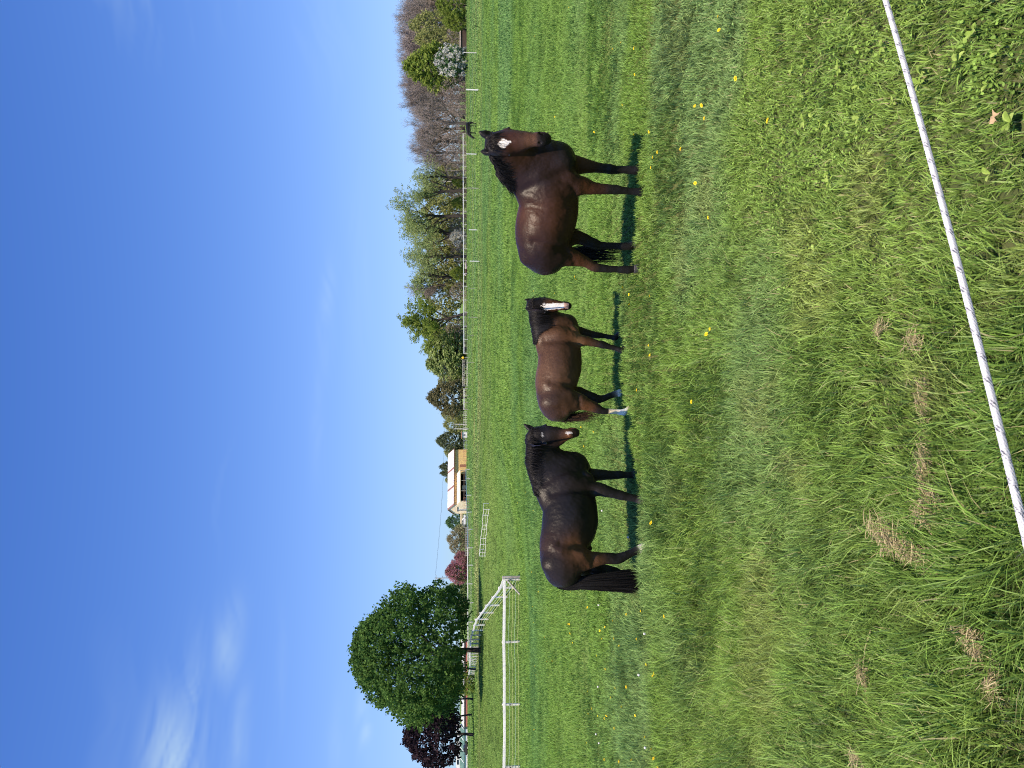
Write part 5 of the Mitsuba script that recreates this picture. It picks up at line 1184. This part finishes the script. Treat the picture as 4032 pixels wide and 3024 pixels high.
# ---------------------------------------------------------------- poles
plain("pole_mat", (0.40, 0.36, 0.31), 0.8)
up = thing("utility_pole", "tall utility pole with a pale transformer behind the pink tree", "utility pole")
b = P0(2275, 215, 0.0); H = at(1712, 2275, 215)[2]
add("pole", MB().tube([b, b + [0, 0, H]], [0.17, 0.12], 8).mesh(), "pole_mat", up)
add("transformer", MB().tube([b + [-0.42, -0.1, H - 1.9], b + [-0.42, -0.1, H - 0.9]], 0.27, 10).mesh(), "roof_panel", up)
add("crossarm", MB().tube([b + [-0.75, -0.15, H - 0.45], b + [0.75, -0.15, H - 0.45]], 0.06, 6).mesh(), "pole_mat", up)
for dx in (-0.7, 0.0, 0.7): add("insulator", MB().tube([b + [dx, -0.15, H - 0.40], b + [dx, -0.15, H - 0.15]], 0.06, 6).mesh(), "roof_panel", up)
add("bracket", MB().tube([b + [0, -0.1, H - 2.2], b + [0.55, -0.1, H - 2.25], b + [0.62, -0.1, H - 2.0]], 0.05, 6).mesh(), "black_plastic", up)
for i, s in enumerate((0.7, 0.0)):
    e = b + [60, 25, H - 1.6]; t = np.linspace(0, 1, 12)[:, None]
    add("wire", MB().tube((b + [s, -0.15, H - 0.15]) * (1 - t) + e * t - np.array([0, 0, 1]) * 2.2 * np.sin(t * np.pi) * 0.6, 0.014, 4).mesh(), "black_plastic", up)
for y, v, D, lab, m in ((673, 1755, 252, "pale grey pole standing before the bare wood, right of the whiter one", "grey_post"), (716, 1730, 250, "tall whitish pole standing between the bare wood and the tall spring trees", "white_post"),
                        (1671, 1792, 228, "slim pale pole right of the barn, the right one of two", "white_post"), (1689, 1789, 190, "slim pale pole right of the barn, nearer one of two", "white_post")):
    b = P0(y, D); H = at(v, y, D)[2] - b[2]; k = thing("pole", lab, "pole")
    add("shaft", MB().tube([b, b + [0.02 * H, 0, H]], [0.13, 0.10], 8).mesh(), m, k)
    add("cap", MB().tube([b + [0.02 * H, 0, H], b + [0.02 * H, 0, H + 0.12]], [0.14, 0.05], 8).mesh(), "grey_post", k)

# ---------------------------------------------------------------- vehicles
plain("car_white", (0.75, 0.76, 0.78), 0.25, clearcoat=0.6)
plain("car_dark", (0.035, 0.025, 0.024), 0.3, clearcoat=0.5)
def vehicle(label, py, D, mat, L_, H_, prof, glass, name="parked_car", cat="car", z=0.0):
    import manifold3d
    k = thing(name, label, cat); c = P0(py, D, z); W_ = 1.7
    def ext(pts, w):
        m = manifold3d.CrossSection([[(a * L_, b * H_) for a, b in pts]]).extrude(w)
        me = m.to_mesh(); v = me.vert_properties[:, :3]
        return np.stack([v[:, 0] - L_ / 2, v[:, 2] - w / 2, v[:, 1]], 1) + c, me.tri_verts[:, ::-1]
    add("body", ext(prof, W_), mat, k, smooth=False)
    for gl in glass: add("window", ext(gl, W_ + 0.02), "glass_dark", k, smooth=False)
    for t in (0.2, 0.8):
        for s in (-1, 1):
            w = MB().tube([c + [(t - 0.5) * L_, s * W_ / 2 - 0.10 * s - 0.1, 0.31], c + [(t - 0.5) * L_, s * W_ / 2 - 0.1 * s + 0.1, 0.31]], 0.31, 14)
            add("wheel", w.mesh(), "rubber", k)
    return k
CAR = [(0, 0.2), (0.98, 0.2), (1, 0.45), (0.97, 0.58), (0.72, 0.66), (0.60, 0.98), (0.25, 1.0), (0.08, 0.66), (0.0, 0.6)]
CG = [[(0.14, 0.66), (0.40, 0.66), (0.40, 0.93), (0.27, 0.93)], [(0.43, 0.66), (0.68, 0.66), (0.585, 0.93), (0.43, 0.93)]]
vehicle("white car parked behind the white rail fence, right of the tube gate", 1368, 272, "car_white", 4.3, 1.45, CAR, CG)
vehicle("white van-like car parked beside the low cream shed left of the barn", 2052, 246, "car_white", 4.0, 1.5, CAR, CG)
vehicle("dark pickup parked before the white building with the green roof", 2946, 200, "car_dark", 2.9, 1.25, [(0, 0.25), (1, 0.25), (1, 0.62), (0.68, 0.64), (0.62, 1.0), (0.30, 1.0), (0.24, 0.64), (0, 0.62)], [[(0.31, 0.66), (0.61, 0.66), (0.57, 0.94), (0.34, 0.94)]], name="pickup", cat="pickup truck")

# ---------------------------------------------------------------- far animals
def far_horse(label, P, fwd, lat, parts, colr, h, extra=()):
    """parts: rows (along, up, off, half height, half width) in metres from P"""
    key = thing("horse", label, "horse")
    to = lambda r: np.r_[P + fwd * r[0] + np.array([0, 0, 1.0]) * r[1] + lat * r[2], r[3], r[4]]
    allp = np.array([to(r)[:3] for p in parts for r in p]); B = Body(allp.min(0) - 0.5, allp.max(0) + 0.5, h)
    for i, p in enumerate(parts): B.tube([to(r) for r in p], lat, 0.05, 2, colr[i] if isinstance(colr, list) else colr)
    v, f = B.mesh(3); add("body", (v, f), "coat_mat", key, smooth=True, color=np.clip(B.color(v), 0.003, 0.9))
    for nm, pts, r, c in extra:
        m = MB().tube([to(tuple(q) + (0, 0))[:3] for q in pts], r, 6).mesh(); add(nm, m, "hair_mat", key, smooth=True, color=np.ones((len(m[0]), 1)) * np.array(c))
D_ = 103.0; P = P0(508, D_)
leg = lambda x, o, top=0.85: [(x, top, o, 0.11, 0.09), (x - 0.02, 0.5, o, 0.06, 0.06), (x, 0.25, o, 0.045, 0.045), (x + 0.02, 0.04, o, 0.07, 0.06)]
far_horse("black horse grazing far behind, under the wide bare tree", P, np.array([-0.97, -0.24, 0]), np.array([-0.24, 0.97, 0]),
          [[(-0.75, 1.08, 0, 0.26, 0.25), (-0.3, 1.05, 0, 0.31, 0.28), (0.2, 1.02, 0, 0.30, 0.27), (0.6, 1.04, 0, 0.29, 0.22)], [(0.55, 1.1, 0, 0.26, 0.14), (0.95, 0.80, 0, 0.19, 0.11), (1.22, 0.50, 0, 0.14, 0.10)],
           [(1.22, 0.50, 0, 0.12, 0.10), (1.30, 0.25, 0, 0.10, 0.08), (1.32, 0.03, 0, 0.07, 0.06)], leg(-0.78, -0.16), leg(-0.60, 0.16), leg(0.62, -0.15), leg(0.48, 0.15), [(1.20, 0.56, 0.06, 0.03, 0.03), (1.12, 0.70, 0.08, 0.02, 0.02)]], (0.010, 0.009, 0.010), 0.03,
          [("tail", [(-0.98, 1.15, 0), (-1.06, 0.9, 0), (-1.05, 0.5, 0), (-1.02, 0.3, 0)], [0.05, 0.08, 0.09, 0.03], BLK), ("mane", [(0.6, 1.34, 0), (0.95, 1.0, 0), (1.18, 0.66, 0)], [0.05, 0.06, 0.05], BLK)])
P = P0(1046, 222)
GR = (0.30, 0.27, 0.26)
far_horse("grey horse lying in the grass behind the long white rail fence", P, np.array([1.0, 0.1, 0]), np.array([-0.1, 1.0, 0]),
          [[(-0.75, 0.34, 0, 0.32, 0.34), (0.0, 0.36, 0, 0.34, 0.36), (0.5, 0.36, 0, 0.30, 0.28)], [(0.5, 0.45, 0, 0.22, 0.16), (0.95, 0.50, 0, 0.15, 0.11)], [(0.95, 0.52, 0, 0.12, 0.10), (1.35, 0.22, 0, 0.08, 0.07)], [(0.5, 0.12, -0.3, 0.08, 0.08), (0.9, 0.06, -0.35, 0.05, 0.05)], [(-0.7, 0.12, -0.3, 0.12, 0.1), (-0.2, 0.06, -0.4, 0.05, 0.05)]], GR, 0.05,
          [("tail", [(-1.0, 0.4, 0), (-1.2, 0.2, -0.1), (-1.35, 0.05, -0.2)], [0.05, 0.07, 0.03], (0.2, 0.18, 0.17)), ("mane", [(0.5, 0.68, 0), (0.95, 0.66, 0)], 0.05, (0.22, 0.2, 0.19))])
P = P0(1072, 221)
far_horse("brown and white horse lying beside the grey one behind the rail fence", P, np.array([-1.0, -0.15, 0]), np.array([-0.15, 1.0, 0]),
          [[(-0.7, 0.34, 0, 0.30, 0.32), (0.0, 0.36, 0, 0.32, 0.34), (0.45, 0.38, 0, 0.30, 0.27)], [(0.45, 0.5, 0, 0.22, 0.16), (0.72, 0.72, 0, 0.15, 0.12)], [(0.72, 0.74, 0, 0.14, 0.11), (1.05, 0.42, 0, 0.09, 0.08)], [(0.5, 0.12, -0.3, 0.08, 0.08), (0.9, 0.06, -0.35, 0.05, 0.05)], [(-0.7, 0.12, -0.3, 0.12, 0.1), (-0.2, 0.06, -0.4, 0.05, 0.05)]],
          [(0.05, 0.022, 0.014), (0.55, 0.50, 0.46), (0.72, 0.68, 0.64), (0.5, 0.45, 0.4), (0.05, 0.022, 0.014)], 0.05,
          [("tail", [(-0.95, 0.4, 0), (-1.1, 0.2, -0.1)], [0.05, 0.03], (0.5, 0.46, 0.42)), ("mane", [(0.45, 0.72, 0), (0.7, 0.88, 0)], 0.05, (0.5, 0.45, 0.4))])

# ---------------------------------------------------------------- rope in front of the camera
def depth_at(px, py, z):
    d = ray(px, py); return (z - CAM_H) / d[2] * d[1]
ra, rb = at(3487, 0, 1.73), at(4032, 2085, 1.07)
dd = rb - ra; R0, R1 = ra - dd * 1.4, rb + dd * 1.2
n_, m_s = 2600, 22
t = np.linspace(0, 1, n_); Pc = R0 + (R1 - R0) * t[:, None]; s_mid = 4 * (t - 0.389) * (0.667 - t) / (0.278 ** 2)
Pc[:, 2] -= 0.007 * np.clip(s_mid, -3, 1)
ax_ = nrm(R1 - R0); aa = nrm(np.cross(ax_, [0, 0, 1.0])); bb = np.cross(aa, ax_)
ph = np.arange(m_s) * 2 * np.pi / m_s
Ltot = np.linalg.norm(R1 - R0); sl_ = t * Ltot
k1 = np.cos(8 * ph[None] / 1 - sl_[:, None] * 2 * np.pi / 0.0095); k2 = np.cos(8 * ph[None] + sl_[:, None] * 2 * np.pi / 0.0095)
rad_ = 0.0056 + 0.0007 * np.maximum(k1, k2)
v_ = (Pc[:, None] + rad_[..., None] * (np.cos(ph)[None, :, None] * aa + np.sin(ph)[None, :, None] * bb)).reshape(-1, 3)
i, j = np.meshgrid(np.arange(n_ - 1), np.arange(m_s), indexing="ij"); p_, q_ = (i * m_s + j).ravel(), (i * m_s + (j + 1) % m_s).ravel()
f_ = np.vstack([np.stack([p_, q_, q_ + m_s], 1), np.stack([p_, q_ + m_s, p_ + m_s], 1)])
# two dark tracer yarns wind round the braid and show as pairs of flecks
w1 = (ph[None] - sl_[:, None] * 2 * np.pi / 0.046) % (2 * np.pi); w2 = (ph[None] - sl_[:, None] * 2 * np.pi / 0.046 - 0.95) % (2 * np.pi)
fleck = ((np.minimum(w1, 2 * np.pi - w1) < 0.30) | (np.minimum(w2, 2 * np.pi - w2) < 0.28)) & (k1 > 0.25)
col_ = np.where(fleck[..., None], np.array([0.09, 0.095, 0.13]), np.array([0.64, 0.65, 0.67]) * (0.82 + 0.18 * np.maximum(k1, k2))[..., None]).reshape(-1, 3)
plain("rope_mat", {"type": "mesh_attribute", "name": "vertex_color"}, 0.75, sheen=0.3)
add("rope", (v_, f_), "rope_mat", smooth=True, color=col_, label="white braided fence rope with dark flecks stretched across the foreground", cat="rope")

# ---------------------------------------------------------------- dandelions, weeds, straw
plain("petal_yellow", (0.86, 0.68, 0.015), 0.6)
plain("stem_green", (0.16, 0.22, 0.06), 0.6)
plain("seed_white", (0.70, 0.70, 0.66), 0.9)
g = np.random.default_rng(77)
def flower_mesh(r=0.0155):
    v, f = [], []
    for ring, (m, r1, z1) in enumerate(((18, 1.0, 0.1), (14, 0.72, 0.34), (9, 0.4, 0.46))):
        for k in range(m):
            a = 2 * np.pi * (k + 0.3 * ring) / m; w = 0.62 * np.pi / m * 1.5; b = len(v)
            rr = r1 * (0.9 + 0.2 * g.random())
            v += [[0.15 * math.cos(a), 0.15 * math.sin(a), 0], [rr * math.cos(a - w), rr * math.sin(a - w), z1], [rr * 1.06 * math.cos(a), rr * 1.06 * math.sin(a), z1 + 0.05], [rr * math.cos(a + w), rr * math.sin(a + w), z1]]
            f += [[b, b + 1, b + 2], [b, b + 2, b + 3]]
    return np.array(v) * r, np.array(f)
FL = mikit.ply(flower_mesh(), "petal_yellow", smooth=False); ST = mikit.ply(MB().tube([[0, 0, -1], [0.04, 0, -0.5], [0, 0, 0]], 0.0022, 5).mesh(), "stem_green", smooth=True)
ic = trimesh.creation.icosphere(2, 0.013); PF = mikit.ply((np.array(ic.vertices) * (0.8 + 0.4 * g.random((len(ic.vertices), 1))), np.array(ic.faces)), "seed_white", smooth=False)
known = [(2829, 67), (2831, 120), (2446, 168), (2896, 310), (2736, 419), (2774, 467), (2763, 416), (3022, 476), (2681, 587), (2738, 722), (2789, 857), (2479, 1199), (2559, 1398), (2783, 1316), (2797, 1296), (2727, 1582), (2563, 2060), (2568, 2056), (2184, 459), (2105, 142), (2096, 1148),
         (2524, 2405), (2618, 2425), (2511, 2515), (2438, 2543), (2548, 2614), (2573, 2660), (2578, 2650), (2503, 2816), (2542, 2901), (2568, 2948), (2576, 2985), (2593, 3020), (2491, 2990), (2380, 2990), (2437, 3000), (2354, 2818), (2406, 2745), (2317, 2809), (2419, 2513), (2414, 2443), (2382, 2468), (2362, 2483), (2314, 2722), (2330, 2790),
         (2558, 1165), (2452, 1131), (2477, 1160), (2554, 1360), (2555, 1400), (2508, 1536), (2101, 1146), (2108, 1162), (2184, 1155), (2289, 1681), (2337, 1700), (2301, 1757), (2309, 1813), (2555, 520), (2590, 600), (2572, 620), (2564, 660), (2498, 530), (2380, 1010), (2263, 1090), (2095, 2255), (2093, 2250), (2118, 2310), (2120, 2330), (2248, 2330), (2100, 2010), (2040, 1980), (2270, 1100), (2100, 2200), (2380, 1625), (2340, 520), (2185, 460), (2160, 490)]
for k in range(44):
    known.append((g.uniform(2060, 2500), g.uniform(2180, 3024) if k < 30 else g.uniform(0, 2100)))
for i, (px, py) in enumerate(known):
    q = ground(px, py)
    if q[1] > 60 or q[1] < 2.5: continue
    hgt = float(grass_height(np.array([q[0]]), np.array([q[1]]))[0]) * 1.05 + 0.02
    q = ground(px + hgt / q[1] * F, py); big = 1.0 + 0.03 * max(q[1] - 8, 0) * 0.6
    k = thing("dandelion", "small yellow dandelion flower in the grass", "flower", "yellow dandelions in the grass")
    sz = g.uniform(0.85, 1.25) * min(big, 1.0)
    m = T().translate([q[0], q[1], q[2] + hgt]).rotate([0, 0, 1], g.uniform(0, 360)).rotate([1, 0, 0], g.uniform(-5, 45)).scale(float(sz))
    scene[k + "__flower_head"] = {**FL, "to_world": m}
    scene[k + "__stem"] = {**ST, "to_world": T().translate([q[0], q[1], q[2] + hgt]).scale([1.0, 1.0, float(hgt)])}
for px, py in ((2539, 2494), (2543, 2942), (2517, 2656), (2357, 2382), (2354, 2703), (2346, 2890), (2358, 2925), (2371, 2010), (2473, 2115)):
    q = ground(px + 20, py); hgt = float(grass_height(np.array([q[0]]), np.array([q[1]]))[0]) + 0.06
    q = ground(px + hgt / q[1] * F, py)
    k = thing("dandelion_clock", "round white dandelion seed head above the grass", "seed head", "white dandelion seed heads")
    scene[k + "__seed_head"] = {**PF, "to_world": T().translate([q[0], q[1], q[2] + hgt])}
    scene[k + "__stem"] = {**ST, "to_world": T().translate([q[0], q[1], q[2] + hgt]).scale([1.0, 1.0, float(hgt)])}

def weed_col(p, n, uv): return mix((0.26, 0.39, 0.075), (0.44, 0.56, 0.16), uv.x) * (0.85 + 0.3 * noise(p.x * 60, p.y * 60, p.z * 60))
scene["weed_mat"] = {"type": "principledthin", "base_color": mikit.proc(weed_col), "roughness": 0.4, "spec_trans": 0.0, "diff_trans": 0.5, "eta": 1.4}
def broadleaf(n, size):
    V, Fa, U, o = [], [], [], 0
    for k in range(n):
        a = 2 * np.pi * (k * 0.8 + 0.9 * g.random()) / n + (n * 1.7); el = g.uniform(0.25, 1.25); Ls = size * g.uniform(0.7, 1.2); wd = Ls * g.uniform(0.34, 0.46)
        ts = np.linspace(0, 1, 7); d = np.array([math.cos(a), math.sin(a), 0]); s = np.array([-math.sin(a), math.cos(a), 0])
        for t in ts:
            e = el - 0.9 * t; c = d * (Ls * t * math.cos(el * 0.7)) + np.array([0, 0, 1]) * (Ls * (t * math.sin(el) - 0.35 * t * t)); w = wd / 2 * (0.12 + 1.0 * math.sin(np.pi * min(1, t * 0.92 + 0.04)) ** 0.8) * (1 if t < 1 else 0.1)
            V += [c - s * w + [0, 0, w * 0.35], c, c + s * w + [0, 0, w * 0.35]]; U += [[(k * 0.37) % 1, t]] * 3
        for j in range(6):
            b = o + 3 * j; Fa += [[b, b + 1, b + 4], [b, b + 4, b + 3], [b + 1, b + 2, b + 5], [b + 1, b + 5, b + 4]]
        o += 21
    return np.array(V), np.array(Fa), np.array(U)
wp = [(3169, 101), (3178, 260), (3130, 280), (3318, 270), (3198, 357), (3169, 381), (3072, 410), (3024, 376), (3400, 337), (3405, 463), (3210, 463), (3245, 480), (3275, 500), (3180, 480), (3235, 510), (3492, 185), (3525, 40), (3791, 241), (3646, 294), (3641, 328), (4010, 482), (3289, 714), (3275, 685), (3916, 333), (3930, 684), (3960, 210), (3540, 400), (3090, 545), (3700, 620), (3860, 130)]
for i, (px, py) in enumerate(wp):
    q = ground(px + 22, py); v_, f_, u_ = broadleaf(int(g.integers(3, 6)), g.uniform(0.026, 0.056))
    add("broadleaf_weed", (v_ + q + [0, 0, float(grass_height(np.array([q[0]]), np.array([q[1]]))[0]) * 0.85], f_), "weed_mat", smooth=True, uv=u_, label="light green broad-leaved weed rosette among the short grass", cat="weed", group="broad-leaved weeds near the rope")
def straw_col(p, n, uv): return mix((0.22, 0.18, 0.09), (0.48, 0.41, 0.23), uv.x)
scene["straw_mat"] = {"type": "twosided", "bsdf": {"type": "principled", "base_color": mikit.proc(straw_col), "roughness": 0.7}}
def straw(px, py, dx, dy, n, label):
    q = ground(px + 30, py); n = int(n * (0.95 if px < 3800 else 0.6)); sx, sy = dy / F * q[1] / 2 * 0.75, dx / F * q[1] / 2 * 1.15
    c = np.stack([g.normal(0, sx * 0.5, n) * g.uniform(0.5, 2.0, n), g.normal(0, sy * 0.5, n) * g.uniform(0.5, 2.0, n), g.uniform(0.0, 0.035, n)], 1)
    main = g.uniform(0, np.pi); a = main + g.normal(0, 0.6, n); Ls = g.uniform(0.04, 0.13, n); e = g.normal(0, 0.18, n)
    d = np.stack([np.cos(a) * np.cos(e), np.sin(a) * np.cos(e), np.sin(e)], 1) * Ls[:, None]
    base = q + np.array([0, 0, float(grass_height(np.array([q[0]]), np.array([q[1]]))[0]) * (0.50 if px < 3800 else 0.40)])
    v, f = ribbons(base + c - d / 2, base + c + d / 2, g.uniform(0.0022, 0.0042, n), g)
    k = thing("straw_clump", label, "dry grass")
    add("straw", (v, f), "straw_mat", k, smooth=True, uv=np.repeat(g.random((n, 2)), 5, axis=0), kind="stuff")
for px, py, dx, dy, n, lab in ((3515, 2090, 150, 110, 420, "largest clump of pale dry grass, lower left of the rope"), (3620, 2170, 190, 60, 340, "long clump of dry grass just left of the largest one"), (3683, 2020, 90, 110, 260, "dry grass clump curled beside the dark gap in the turf"), (3715, 1940, 80, 70, 200, "dry grass clump at the top of the curl"),
                               (3687, 1820, 40, 200, 260, "thin trail of dry grass leading up from the curl"), (3665, 1560, 50, 190, 170, "faint upper trail of dry grass in the turf"), (3625, 1350, 60, 120, 90, "sparse dry grass patch, uppermost of the trail"), (3852, 2506, 90, 70, 220, "small dry grass clump near the lower edge, right one"), (3884, 2565, 50, 90, 150, "small dry grass clump near the lower edge, middle one"),
                               (3930, 2700, 45, 150, 170, "thin dry grass trail near the lower edge, leftmost"), (3427, 2655, 40, 80, 150, "lone dry grass tuft in the long grass on the left"), (3392, 2985, 60, 40, 90, "dry grass tuft at the left edge of the long grass"), (3480, 1300, 60, 60, 60, "few dry stems in the turf left of the rope's middle")):
    straw(px, py, dx, dy, n, lab)
plain("dead_leaf_mat", (0.42, 0.30, 0.17), 0.7)
q = ground(3970, 462); th_ = np.linspace(0, 2 * np.pi, 17)[:-1]; rr = 0.030 * (0.75 + 0.35 * np.cos(5 * th_)); vv = np.vstack([[0, 0, 0.004], np.stack([rr * np.cos(th_), rr * np.sin(th_), 0.008 * np.cos(3 * th_)], 1)]) + q + [0, 0, 0.06]
add("dead_leaf", (vv, np.array([[0, 1 + k, 1 + (k + 1) % 16] for k in range(16)])), "dead_leaf_mat", smooth=True, label="dry brown curled leaf lying in the grass beyond the rope", cat="leaf")
